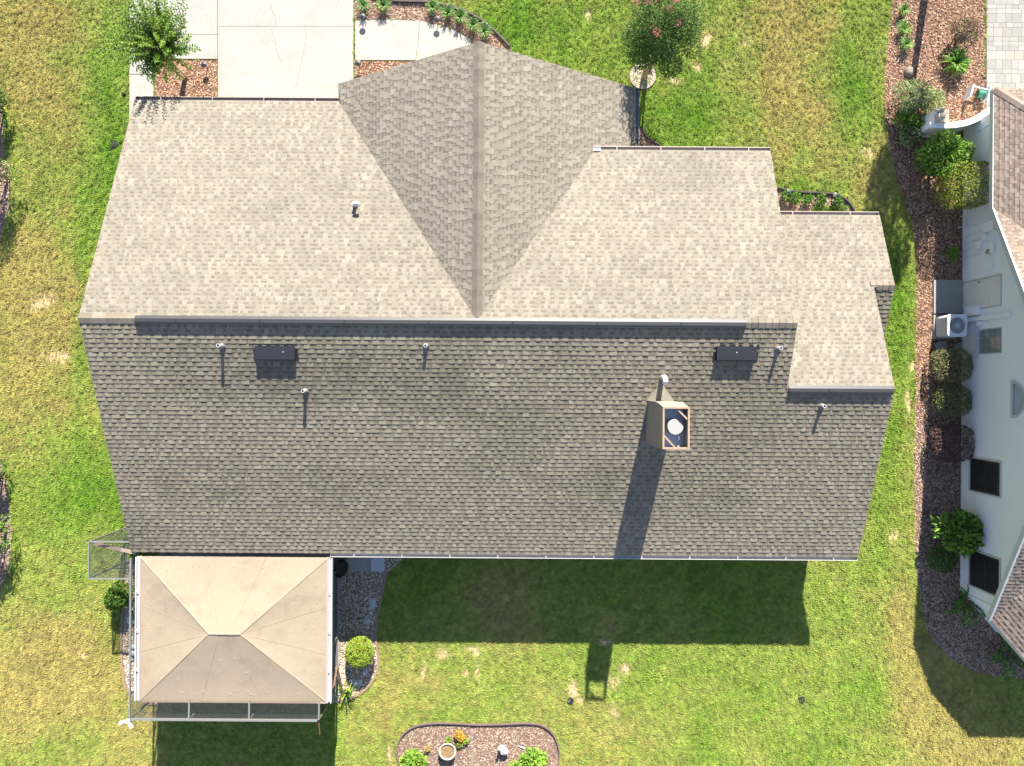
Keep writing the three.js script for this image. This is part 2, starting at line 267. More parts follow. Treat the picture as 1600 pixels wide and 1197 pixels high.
// ---------------------------------------------------------------- beds: soil sheet + loose chips or pebbles
const MULCH = [[.259, .137, .079], [.331, .209, .137], [.194, .094, .054], [.374, .259, .180], [.144, .072, .043], [.288, .158, .094]];
const GREYMULCH = [[.245, .166, .122], [.302, .223, .173], [.180, .115, .086], [.346, .274, .223], [.137, .094, .072], [.266, .151, .101]];
const PEBBLE = [[.396, .338, .259], [.475, .418, .331], [.288, .223, .158], [.432, .324, .202], [.216, .166, .122], [.518, .490, .432]];
function bed(name, poly, label, soil, palette, perM2, size, seed, y = 0.012, limit = null) {
  const b = new MB(); b.prism(poly, -0.05, y);
  const m = b.build(name, mat(soil, { map: T.speck, roughness: 1 })); tag(m, label, null, null, 'structure');
  const R = rngOf(seed), bx = [Math.min(...poly.map((p) => p[0])), Math.max(...poly.map((p) => p[0])), Math.min(...poly.map((p) => p[1])), Math.max(...poly.map((p) => p[1]))];
  if (limit) { bx[0] = Math.max(bx[0], limit[0]); bx[1] = Math.min(bx[1], limit[1]); bx[2] = Math.max(bx[2], limit[2]); bx[3] = Math.min(bx[3], limit[3]); }
  const list = [], N = Math.round((bx[1] - bx[0]) * (bx[3] - bx[2]) * perM2);
  for (let i = 0; i < N; i++) { const x = bx[0] + R() * (bx[1] - bx[0]), z = bx[2] + R() * (bx[3] - bx[2]); if (inside(poly, x, z) && !inside(pad, x, z)) list.push([x, z]); }
  const round = size[3], g = round ? new THREE.IcosahedronGeometry(1, 0) : new THREE.BoxGeometry(2, 2, 2);
  const im = new THREE.InstancedMesh(g, M.chip, list.length), m4 = new THREE.Matrix4(), q = new THREE.Quaternion(), e = new THREE.Euler(), c = new THREE.Color();
  list.forEach(([x, z], i) => {
    const s = .6 + .8 * R(); e.set((R() - .5) * (round ? 3 : .9), R() * 6.3, (R() - .5) * (round ? 3 : .9)); q.setFromEuler(e);
    m4.compose(V(x, y + size[1] * s * .5, z), q, V(size[0] * s * (.7 + .6 * R()), size[1] * s, size[2] * s * (.8 + .4 * R()))); im.setMatrixAt(i, m4);
    const pal = typeof palette === 'function' ? palette(x, z, R) : palette, k = pal[Math.floor(R() * pal.length)], j = .75 + .5 * R(); im.setColorAt(i, c.setRGB(k[0] * j, k[1] * j, k[2] * j));
  });
  im.name = round ? 'pebbles' : 'wood_chips'; im.userData.kind = 'stuff'; im.castShadow = im.receiveShadow = true; m.add(im);
  return m;
}
const CHIP = [.036, .006, .013, 0], PEB = [.026, .016, .02, 1];
bed('mulch_bed', bedRight, 'long curved mulch bed along the white neighbouring house', [.108, .061, .040], (x, z, R) => (z > 0.6 + 2 * (R() - .5) ? GREYMULCH : MULCH), 520, CHIP, 21, 0.012, [-20, 20.5, -15.5, 13]);
bed('gravel_bed', bedLanaiRight, 'pebble bed beside the screened lanai with round bush', [.158, .122, .086], PEBBLE, 900, PEB, 22);
bed('gravel_bed', bedLanaiLeft, 'narrow pebble strip on the outer side of the lanai', [.216, .158, .101], PEBBLE, 900, PEB, 23);
bed('mulch_bed', bedIsland, 'island mulch bed in the back lawn with pot and goose', [.144, .094, .065], GREYMULCH, 560, [.026, .006, .011, 0], 24);
bed('mulch_bed', bedTop, 'curved mulch bed between front walkway and lawn', [.158, .094, .065], (x, z, R) => (R() < .6 ? GREYMULCH : MULCH), 620, CHIP, 25);
bed('mulch_bed', bedDoor, 'small mulch bed between driveway, walkway and front gable', [.158, .079, .050], MULCH, 620, CHIP, 26);
bed('mulch_bed', bedTree, 'square mulch bed by the driveway with the young tree', [.158, .079, .050], MULCH, 700, CHIP, 27);
bed('mulch_bed', bedWing, 'small bed of young plants in front of the side wing', [.187, .122, .086], GREYMULCH, 620, CHIP, 28);
bed('mulch_bed', bedGable, 'narrow mulch bed corner beside the front gable', [.158, .094, .065], GREYMULCH, 500, CHIP, 29);
bed('mulch_bed', bedLeftA, 'mulch bed at the lawn border with two dark shrubs nearer the driveway', [.180, .122, .086], GREYMULCH, 450, CHIP, 30);
bed('mulch_bed', bedLeftB, 'mulch bed at the lawn border with two dark shrubs nearer the lanai', [.180, .122, .086], GREYMULCH, 450, CHIP, 31);

// edgings
function edging(pts, label, material, w = .05, h = .09, name = 'garden_edging') {
  const P = pts.map(([x, y]) => G(x, y)), c = new THREE.CatmullRomCurve3(P).getPoints(P.length * 6), b = new MB();
  for (let i = 0; i + 1 < c.length; i++) b.bar(V(c[i].x, h / 2 - .01, c[i].z), V(c[i + 1].x, h / 2 - .01, c[i + 1].z), w, h + .02);
  return tag(b.build(name, material), label, 'edging');
}
edging([[560, -12], [611, 2], [669, 5], [709, 13], [743, 27], [770, 47], [797, 74]], 'black strip edging around the curved front bed', M.edging, .06, .12);
edging([[640, 1240], [628, 1205], [621, 1180], [621, 1163], [630, 1146], [648, 1134], [675, 1129], [710, 1129], [750, 1131], [790, 1130], [825, 1129], [846, 1132], [862, 1143], [871, 1160], [874, 1180], [868, 1205], [855, 1240]], 'brown rubber edging around the island bed in the back lawn', mat([.122, .083, .065]), .05, .10);
edging([[604, 896], [597, 930], [590, 965], [588, 1000], [591, 1025], [588, 1052], [573, 1075], [552, 1089], [533, 1096]], 'terracotta curb around the pebble bed with the round bush', M.curb, .07, .07, 'garden_curb');
edging([[193, 950], [191, 990], [193, 1050], [201, 1078], [222, 1094], [245, 1100]], 'terracotta curb around the pebble strip west of the lanai', M.curb, .07, .07, 'garden_curb');
edging([[1214, 294], [1240, 300], [1280, 302], [1305, 305], [1322, 314], [1334, 330]], 'black strip edging of the small bed by the side wing', M.edging, .05, .12);
edging([[1001, 198], [1012, 216], [1030, 227], [1042, 240]], 'black strip edging of the shaded bed beside the front gable', M.edging, .05, .10);

// ---------------------------------------------------------------- driveway, walk, pavers, pads
function panels(name, label, list, material, top = .05) {
  const g = base(name); tag(g, label, null, null, 'structure');
  for (const poly of list) {
    const P = G2(poly), cx = P.reduce((s, p) => s + p[0], 0) / P.length, cz = P.reduce((s, p) => s + p[1], 0) / P.length;
    const Q = P.map(([x, z]) => { const l = Math.hypot(x - cx, z - cz); return [x - (x - cx) / l * .014, z - (z - cz) / l * .014]; });
    new MB().prism(Q, -.05, top).build('concrete_panel', material, g);
  }
  return g;
}
const driveG = panels('driveway', 'white concrete driveway slabs in front of the garage', [[[341, -60], [553, -60], [553, 42], [341, 42]], [[341, 42], [553, 42], [553, 178], [341, 178]], [[241, -60], [341, -60], [341, -4], [241, -4]], [[241, -4], [341, -4], [341, 55], [241, 55]], [[241, 55], [341, 55], [341, 93], [241, 93]], [[203, -60], [241, -60], [241, 55], [203, 55]], [[203, 55], [241, 55], [241, 117], [203, 117]], [[203, 117], [241, 117], [241, 250], [203, 250]]], M.concrete);
panels('front_walk', 'white concrete front walkway curving to the gable', [[[555, 33], [611, 31], [657, 34], [650, 95], [555, 95]], [[657, 34], [702, 44], [736, 62], [745, 120], [650, 120], [650, 95]]], M.concrete);
{ // hairline cracks and drip stains on the slabs
  const crack = (pts, w) => { const P = pts.map(([x, y]) => G(x, y, .053)), b = new MB(), R = rngOf(pts.length * 31); let prev = null; const c = new THREE.CatmullRomCurve3(P).getPoints(40).map((p) => V(p.x + (R() - .5) * .03, .0535, p.z + (R() - .5) * .03)); for (let i = 0; i + 1 < c.length; i++) { const d = c[i + 1].clone().sub(c[i]).normalize(), s = V(-d.z, 0, d.x).multiplyScalar(w * (.4 + .6 * R())); b.quad(c[i].clone().sub(s), c[i].clone().add(s), c[i + 1].clone().add(s), c[i + 1].clone().sub(s)); } b.build('crack', mat([.115, .101, .086]), driveG); };
  crack([[423, 2], [424, 14], [430, 27], [431, 41]], .006); crack([[424, 44], [429, 62], [433, 82], [441, 98]], .006); crack([[476, 40], [478, 58], [474, 84], [468, 108], [466, 124], [460, 142]], .007);
  for (const [x, y, r] of [[393, 76, .07], [397, 122, .09], [379, 135, .06], [391, 144, .08], [462, 102, .07]]) { const p = G(x, y, .0545), R = rngOf(x), s = new THREE.Shape(); for (let k = 0; k < 14; k++) { const a = k / 14 * 6.283, q = r * (.7 + .6 * R()); s[k ? 'lineTo' : 'moveTo'](Math.cos(a) * q, Math.sin(a) * q); } const g = new THREE.ShapeGeometry(s); g.rotateX(-Math.PI / 2); g.translate(p.x, .0545, p.z); mesh('stain', g, mat([.446, .374, .245]), driveG); }
}
{ // neighbour's block paving
  const g = base('paver_drive'); tag(g, 'pale grey block paving beside the neighbouring house', null, null, 'structure');
  new MB().prism(paverArea, -.05, .03).build('sand_bedding', mat([.288, .266, .223], { map: T.speck }), g);
  const R = rngOf(41), tones = [[.259, .248, .223], [.288, .274, .252], [.230, .220, .198], [.274, .248, .216]].map((c) => mat(c, { map: T.speck }));
  const p0 = G(1541, -14), p1 = G(1612, 175); let z = p0.z;
  const geos = [.24, .34].map((w) => new THREE.BoxGeometry(w - .008, .03, .332)).concat([.24, .34].map((w) => new THREE.BoxGeometry(w - .008, .03, .162)));
  while (z < p1.z) { const tall = R() < .6, dz = tall ? .34 : .17; let x = p0.x; while (x < p1.x) { const k = R() < .5 ? 0 : 1, w = [.24, .34][k]; const m = mesh('paver', geos[k + (tall ? 0 : 2)], tones[Math.floor(R() * 4)], g); m.position.set(x + w / 2, .036 + R() * .004, z + dz / 2); x += w; } z += dz; }
}
{ const m = new MB().prism(pad, -.02, .09).build('concrete_pad', M.shadeConcrete); tag(m, 'concrete pad in a painted shade tone at the side door of the neighbouring house', null, null, 'structure'); }

// ---------------------------------------------------------------- roof shingles
const CAMP = V(0, CAM_H, 0);
const ONE = [1, 1, 1];
const strips = [];                                     // every laminated strip: {slope, tris, dist}
const TAN = { tooth: [[.215, .188, .148], [.207, .180, .141], [.199, .171, .133], [.222, .195, .155], [.192, .164, .127]], gap: [[.146, .121, .092], [.153, .128, .098], [.139, .115, .087], [.160, .134, .103]] };
const BROWN = { tooth: [[.216, .162, .126], [.187, .137, .107], [.238, .187, .151], [.158, .119, .094]], gap: [[.144, .104, .081], [.169, .126, .099]] };
function shingle(slope, O, U, Vd, N, poly, seed, pal, stain, expo = .143, store = strips) {
  // O: origin, U along the eave, Vd up the slope, N outward; poly in (u,v)
  const R = rngOf(seed), vmax = Math.max(...poly.map((p) => p[1])), vmin = Math.min(...poly.map((p) => p[1]));
  const cross = (v) => { const xs = []; for (let i = 0, j = poly.length - 1; i < poly.length; j = i++) { const [ui, vi] = poly[i], [uj, vj] = poly[j]; if ((vi > v) !== (vj > v)) xs.push(ui + (v - vi) * (uj - ui) / (vj - vi)); } xs.sort((a, b) => a - b); return xs; };
  const at = (u, v, h) => V(O.x + U.x * u + Vd.x * v + N.x * h, O.y + U.y * u + Vd.y * v + N.y * h, O.z + U.z * u + Vd.z * v + N.z * h);
  const rows = Math.ceil((vmax - vmin) / expo);
  for (let k = 0; k < rows; k++) {
    const v0 = vmin + k * expo, v1 = Math.min(v0 + expo, vmax); const A = cross(v0 + 1e-4), B = cross(v1 - 1e-4); if (A.length < 2 || B.length < 2) continue;
    for (let s = 0; s + 1 < Math.min(A.length, B.length); s += 2) {
      const a0 = A[s], a1 = A[s + 1], b0 = B[s], b1 = B[s + 1], lo = Math.min(a0, b0), hi = Math.max(a1, b1);
      let u = lo - R() * 1.0, cur = null, left = 0, tone = 1, up = R() < .5;
      while (u < hi) {
        if (left <= 0) { cur = { slope, b: new MB(), n: 0, s: V(0, 0, 0) }; cur.b.color([1, 1, 1]); store.push(cur); left = 1.0; tone = .95 + .1 * R(); }
        const wd = Math.min(left < .12 ? left + .001 : left, up ? .08 + .15 * R() : .07 + .12 * R()), e = u + wd; left -= wd;
        const q0 = clamp(u, a0, a1), q1 = clamp(e, a0, a1), r0 = clamp(u, b0, b1), r1 = clamp(e, b0, b1);
        if (q1 - q0 > .002 || r1 - r0 > .002) {
          const list = up ? pal.tooth : pal.gap, c0 = list[Math.floor(R() * list.length)], P = at((q0 + q1) / 2, v0, 0);
          const st = stain ? stain(P.x, P.z) : 1, ti = stain && stain.warmLightTint ? stain.warmLightTint : ONE, f = tone * (.93 + .14 * R()) * st, c = [c0[0] * f * ti[0], c0[1] * f * ti[1], c0[2] * f * ti[2]], t = up ? .0155 + .004 * R() : .0085, l = .002;
          const sag = .004 * (noise(q0 * .7, k * .5, seed) - .5);
          cur.b.color(c);
          const p = at(q0, v0 + sag, t), q = at(q1, v0 + sag, t), r = at(r1, v1, l), w = at(r0, v1, l), p_ = at(q0, v0 + sag, 0), q_ = at(q1, v0 + sag, 0);
          if (up) cur.b.quad(p, q, r, w); else { const h = .48, i0 = q0 + (r0 - q0) * h, i1 = q1 + (r1 - q1) * h, hv = v0 + sag + (v1 - v0 - sag) * h, ht = t + (l - t) * h, s0 = at(i0, hv, ht), s1 = at(i1, hv, ht), cl = pal.tooth[2]; cur.b.color([cl[0] * f * .97 * ti[0], cl[1] * f * .97 * ti[1], cl[2] * f * .97 * ti[2]]); cur.b.quad(p, q, s1, s0); cur.b.color([c[0] * .92, c[1] * .92, c[2] * .92]); cur.b.quad(s0, s1, r, w); }
          cur.b.quad(p_, q_, q, p); if (up) { cur.b.tri(p_, p, w); cur.b.tri(q, q_, r); }
          cur.n++; cur.s.add(P);
        }
        up = !up; u = e;
      }
    }
  }
}
const PITCH = .388, ZR = -1.8, HR = 5.45, ZB = 5.69, ZF = -9.31, XL = -12.6, XM = 8.28, XR = 11.52, GX = -1.03, GP = .608, GZ = -9.9, WZ = .1, WH = 4.71;
const backH = (z) => HR - PITCH * (z - ZR), frontH = (z) => HR - PITCH * (ZR - z), wingH = (z) => WH - PITCH * (WZ - z), gableH = (x) => HR - GP * Math.abs(x - GX);
const house = base('house', V(0, 0, 0));
tag(house, 'large single storey house with tan shingle gable roof and chimney', 'house');
const house_slopes = [];
function slope(name, label, poly, hf, axis, seed, pal, stain, parent = house, store = strips) {
  // poly in plan [[x,z]...]; hf(x,z) height; axis: unit plan direction pointing up-slope [dx,dz]
  const pts = poly.map(([x, z]) => V(x, hf(x, z), z));
  const deck = new MB().slab(pts.map((p) => p.clone().setY(p.y - .004)), .14).build(name, M.deck, parent); if (label) deck.userData.label = label;
  const o = pts[0], g = hf(o.x + axis[0], o.z + axis[1]) - hf(o.x, o.z), Vd = V(axis[0], g, axis[1]).normalize(), U = V(-axis[1], 0, axis[0]).negate().normalize(), N = V(0, 0, 0).crossVectors(U, Vd).normalize(); if (N.y < 0) N.negate();
  const uv = pts.map((p) => { const d = p.clone().sub(o); return [d.dot(U), d.dot(Vd)]; });
  shingle(deck, o, U, Vd, N, uv, seed, pal, stain, .143, store); return deck;
}
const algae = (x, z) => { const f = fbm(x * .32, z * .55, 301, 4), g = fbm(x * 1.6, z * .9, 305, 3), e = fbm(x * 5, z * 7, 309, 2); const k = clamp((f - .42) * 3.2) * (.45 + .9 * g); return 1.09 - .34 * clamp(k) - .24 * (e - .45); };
algae.warmLightTint = [1, .97, .88];                        // painted-in warmth over the back slopes, offsetting the blue skylight
const weather = (x, z) => -.13 * Math.exp(-(((x - 6.0) / .9) ** 2 + ((z + 6.7) / .6) ** 2)) * (.4 + 1.1 * fbm(x * 2.5, z * 2.5, 321, 3)) + .92 + .22 * (fbm(x * .4, z * .4, 311, 3) - .5) + .16 * fbm(x * 3, z * 3, 315, 2);
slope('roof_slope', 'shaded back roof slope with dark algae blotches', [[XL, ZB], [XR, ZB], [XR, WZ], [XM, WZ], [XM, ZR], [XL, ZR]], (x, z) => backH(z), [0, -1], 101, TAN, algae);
{ const vb = (x) => ZR - (GP / PITCH) * Math.abs(x - GX), xl = GX - (HR - frontH(ZF)) / GP;
  slope('roof_slope', 'sunlit front roof slope over the garage', [[XL, ZF], [xl, ZF], [GX, ZR], [XL, ZR]], (x, z) => frontH(z), [0, 1], 102, TAN, weather);
  const zm = -7.53, xr = GX + (HR - frontH(zm)) / GP;
  slope('roof_slope', 'sunlit front roof slope between gable and side wing', [[xr, zm], [XM, zm], [XM, ZR], [GX, ZR]], (x, z) => frontH(z), [0, 1], 103, TAN, weather);
  slope('roof_slope', 'west face of the steep front gable', [[xl, ZF], [xl - .02, GZ], [GX, GZ], [GX, ZR]], (x, z) => gableH(x), [1, 0], 104, TAN, weather);
  slope('roof_slope', 'east face of the steep front gable', [[4.06, GZ], [4.06, -7.45], [xr - .05, -7.45], [GX, ZR], [GX, GZ]], (x, z) => gableH(x), [-1, 0], 105, TAN, weather);
  slope('roof_slope', 'sunlit front slope of the lower side wing', [[7.9, -5.66], [12.2, -5.66], [12.2, -3.2], [XR, -3.2], [XR, WZ], [7.9, WZ]], (x, z) => wingH(z), [0, 1], 106, TAN, weather);
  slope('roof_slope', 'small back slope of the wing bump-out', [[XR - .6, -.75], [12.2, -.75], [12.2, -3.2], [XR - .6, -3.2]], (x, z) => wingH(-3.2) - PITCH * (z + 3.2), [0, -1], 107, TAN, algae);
}
// ---------------------------------------------------------------- neighbour's house (roof first, it shares the shingle maker)
const NX = 16.55, NE = 16.05, NH = 2.4, NP = .49, NZ0 = -5.95, NZ1 = 7.8, NZC = (NZ0 + NZ1) / 2, NTOP = NH + NP * (NZ1 - NZC), NZN = -9.95;
const neighbour = base('neighbour_house'); tag(neighbour, 'white stucco neighbouring house with brown shingle roof', 'house');
const nstrips = [];
const brownW = (x, z) => .85 + .3 * fbm(x * .8, z * .8, 411, 3);
{
  const e = 12, X2 = NE + e;
  slope('roof_slope', 'brown hip slope beside the paved drive', [[NE, NZN], [NE, NZ0], [NE + 5, NZ0 + 5], [NE + 5, NZN + 5]], (x, z) => NH + NP * (x - NE), [1, 0], 201, BROWN, brownW, neighbour, nstrips);
  slope('roof_slope', null, [[NE, NZN], [NE + 5, NZN + 5], [NE + 9, NZN + 5], [NE + 9, NZN]], (x, z) => NH + NP * (z - NZN), [0, 1], 202, BROWN, brownW, neighbour, nstrips);
  slope('roof_slope', 'brown slope rising to the side gable', [[NE, NZ0], [NE + 5, NZ0 + 5], [NE + 8, NZ0 + 5], [NE + 8, NZC], [NE, NZC]], (x, z) => NH + NP * (z - NZ0), [0, 1], 203, BROWN, brownW, neighbour, nstrips);
  const dx = .655, dz = .756, nx = .756, nz = -.655, L = 2.05;
  slope('roof_slope', 'brown back slope with the white rake board', [[NE, NZ1], [NE, NZC], [NE + 8, NZC], [NE + 8, NZ1 - 5.5], [NE + .456 * 5.5, NZ1 - 5.5]], (x, z) => NH + NP * (NZ1 - z), [0, -1], 204, BROWN, brownW, neighbour, nstrips);
  slope('roof_slope', 'brown angled corner slope over the planting bed', [[NE, NZ1], [NE + dx * L, NZ1 + dz * L], [NE + dx * L + .9 * 3, NZ1 + dz * L - 1.0 * 3], [NE + .456 * 5.5, NZ1 - 5.5]], (x, z) => NH + NP * ((x - NE) * nx + (z - NZ1) * nz), [nx, nz], 205, BROWN, brownW, neighbour, nstrips);
  slope('roof_slope', null, [[NE + dx * L, NZ1 + dz * L], [NE + 8, NZ1 + dz * L], [NE + 8, NZ1 + dz * L - 3], [NE + dx * L + 2.7, NZ1 + dz * L - 3]], (x, z) => NH + NP * (NZ1 + dz * L - z), [0, -1], 206, BROWN, brownW, neighbour, nstrips);
  // hip caps
  const caps = (a, b, n, w) => { const R = rngOf(77); for (let i = 0; i < n; i++) { const p = a.clone().lerp(b, i / n), q = a.clone().lerp(b, (i + 1.12) / n), d = q.clone().sub(p).normalize(), s = d.clone().cross(V(0, 1, 0)).normalize(), m = new MB(), c = BROWN.tooth[Math.floor(R() * 4)]; m.color(c); const f = (o, k, h) => o.clone().addScaledVector(s, k * w).add(V(0, h - Math.abs(k) * .06, 0)); m.quad(f(p, -1, .05), f(p, 0, .055), f(q, 0, .035), f(q, -1, .03)); m.quad(f(p, 0, .055), f(p, 1, .05), f(q, 1, .03), f(q, 0, .035)); m.quad(f(p, -1, .01), f(p, 0, .015), f(p, 0, .055), f(p, -1, .05)); m.quad(f(p, 0, .015), f(p, 1, .01), f(p, 1, .05), f(p, 0, .055)); m.build('ridge_cap', M.shingle, neighbour); } };
  caps(V(NE, NH, NZN), V(NE + 5, NH + NP * 5, NZN + 5), 22, .13);
}
function flush(store, limit, partName) {
  const all = store.filter((s) => s.n > 0); for (const s of all) { s.s.divideScalar(s.n); s.d = s.s.distanceTo(CAMP) + (Math.abs(s.s.x) > 20 ? 100 : 0); }
  all.sort((a, b) => a.d - b.d);
  const rest = new Map();
  all.forEach((s, i) => { if (i < limit) s.b.build('shingle', M.shingle, s.slope); else { if (!rest.has(s.slope)) rest.set(s.slope, []); rest.get(s.slope).push(s.b.geo()); } });
  for (const [sl, list] of rest) { const m = mesh(partName, mergeGeometries(list), M.shingle, sl); m.userData.kind = 'stuff'; }
  console.log('shingle strips', all.length);
}
flush(strips, 300, 'shingles'); flush(nstrips, 120, 'shingles');

// ---------------------------------------------------------------- the house below and on the roof
{ // walls under the roof planes
  const prismX = (x0, x1, prof) => { const b = new MB(), n = prof.length; for (let i = 0; i < n; i++) { const [za, ha] = prof[i], [zb, hb] = prof[(i + 1) % n]; b.quad(V(x0, ha, za), V(x1, ha, za), V(x1, hb, zb), V(x0, hb, zb)); } const t = THREE.ShapeUtils.triangulateShape(prof.map(([a, c]) => new THREE.Vector2(a, c)), []); for (const [i, j, k] of t) { b.tri(V(x0, prof[i][1], prof[i][0]), V(x0, prof[j][1], prof[j][0]), V(x0, prof[k][1], prof[k][0])); b.tri(V(x1, prof[i][1], prof[i][0]), V(x1, prof[k][1], prof[k][0]), V(x1, prof[j][1], prof[j][0])); } return b; };
  const g = .2;
  for (const [xa, xb, zf] of [[-12.15, 1.6, -8.9], [1.6, 7.95, -7.05]]) prismX(xa, xb, [[zf, 0], [5.25, 0], [5.25, backH(5.25) - g], [ZR, HR - g], [zf, frontH(zf) - g]]).build('wall', M.stucco, house);
  prismX(7.95, 11.1, [[-5.3, 0], [5.24, 0], [5.24, backH(5.24) - g], [WZ, WH - g], [-5.3, wingH(-5.3) - g]]).build('wall', M.stucco, house);
  prismX(11.1, 11.85, [[-5.31, 0], [-1.1, 0], [-1.1, wingH(-3.2) - PITCH * 2.1 - g], [-3.2, wingH(-3.2) - g], [-5.31, wingH(-5.31) - g]]).build('wall', M.stucco, house);
  const b = new MB(), z0 = -9.5, z1 = -5, prof = [[-5.4, 0], [3.65, 0], [3.65, gableH(3.65) - g], [GX, HR - g], [-5.4, gableH(-5.4) - g]];
  for (let i = 0; i < 5; i++) { const [a, c] = prof[i], [d, e] = prof[(i + 1) % 5]; b.quad(V(a, c, z0), V(d, e, z0), V(d, e, z1), V(a, c, z1)); }
  for (const [i, j, k] of [[0, 1, 2], [0, 2, 4], [2, 3, 4]]) b.tri(V(prof[i][0], prof[i][1], z0), V(prof[j][0], prof[j][1], z0), V(prof[k][0], prof[k][1], z0));
  b.build('wall', M.stucco, house);
  // rake and eave boards
  const board = (a, c, w = .03, t = .13) => { for (const p of [a, c]) { p.y -= .02; if (Math.abs(p.z - GZ) < .1) p.z += .055; else p.x -= Math.sign(p.x) * .05; } return new MB().bar(a, c, w, t).build('fascia_board', M.tanTrim, house); };
  board(V(XL - .016, HR - .085, ZR), V(XL - .016, backH(ZB) - .085, ZB)); board(V(XL - .016, HR - .085, ZR), V(XL - .016, frontH(ZF) - .085, ZF));
  board(V(XR + .016, WH - .085, WZ), V(XR + .016, backH(ZB) - .085, ZB)); board(V(XR + .016, WH - .085, WZ), V(XR + .016, wingH(-3.2) - .085, -3.2));
  board(V(12.216, wingH(-3.2) - .085, -3.2), V(12.216, wingH(-5.66) - .085, -5.66)); board(V(12.216, wingH(-3.2) - .085, -3.2), V(12.216, wingH(-3.2) - PITCH * 2.45 - .085, -.75));
  board(V(XM + .016, HR - .085, ZR), V(XM + .016, frontH(-7.53) - .085, -7.53)); board(V(XM + .016, HR - .085, ZR), V(XM + .016, backH(WZ) - .085, WZ));
  board(V(GX, HR - .09, GZ - .016), V(-5.85, gableH(-5.85) - .09, GZ - .016)); board(V(GX, HR - .09, GZ - .016), V(4.06, gableH(4.06) - .09, GZ - .016));
  // side wall closing the step between main roof and wing
  new MB().box(7.96, 2.2, -7.2, 8.06, 3.1, -1).build('wall', M.stucco, house);
  { const q = new MB(), x = 8.12; q.quad(V(x, wingH(-5.6), -5.6), V(x, wingH(WZ), WZ), V(x, HR - .2, ZR), V(x, frontH(-5.6) - .2, -5.6)); q.build('wall', M.stucco, house); }
}
function gutter(a, b, out, material = M.tanTrim, w = .115, d = .10) {
  const o = V(...out), A = a.clone().addScaledVector(o, w / 2 + .012), B = b.clone().addScaledVector(o, w / 2 + .012), m = new MB();
  const off = (p, k, y) => p.clone().addScaledVector(o, k).add(V(0, y, 0));
  m.bar(off(A, 0, -d), off(B, 0, -d), w, .006); m.bar(off(A, w / 2, -d / 2 + .004), off(B, w / 2, -d / 2 + .004), .008, d); m.bar(off(A, w / 2 - .008, .004), off(B, w / 2 - .008, .004), .022, .01); m.bar(off(A, -w / 2, -d / 2), off(B, -w / 2, -d / 2), .006, d);
  const dir = b.clone().sub(a).normalize(); for (const [p, s] of [[A, 1], [B, -1]]) m.bar(off(p, -w / 2, -d / 2).addScaledVector(dir, s * .004), off(p, w / 2, -d / 2).addScaledVector(dir, s * .004), .006, d);
  const g = m.build('gutter', material, house), L = a.distanceTo(b), n = Math.max(2, Math.round(L / 1.6));
  for (let i = 0; i < n; i++) { const p = A.clone().lerp(B, (i + .5) / n); new MB().bar(off(p, -w / 2, .006), off(p, w / 2, .006), .028, .004).build('hanger', material, g); }
  return g;
}
gutter(V(XL + .02, frontH(ZF) - .01, ZF), V(-5.75, frontH(ZF) - .01, ZF), [0, 0, -1], mat([.259, .209, .173], { roughness: .5 }));
gutter(V(2.62, frontH(-7.53) - .01, -7.53), V(XM, frontH(-7.53) - .01, -7.53), [0, 0, -1]);
gutter(V(8.35, wingH(-5.66) - .01, -5.66), V(12.18, wingH(-5.66) - .01, -5.66), [0, 0, -1]);
gutter(V(4.06, gableH(4.06) - .01, -7.7), V(4.06, gableH(4.06) - .01, GZ), [1, 0, 0], M.alu);
gutter(V(-6.0, backH(ZB) - .01, ZB), V(XR, backH(ZB) - .01, ZB), [0, 0, 1], M.trim);
for (const [x, z, h] of [[-5.62, ZF - .03, frontH(ZF) + .03], [2.66, -7.55, frontH(-7.5) + .03]]) { const m = new MB(); m.box(x - .12, h, z - .05, x + .14, h + .03, z - .04); m.box(x - .12, h - .01, z - .05, x + .14, h + .015, z + .07); m.build('splash_guard', M.white, house); }
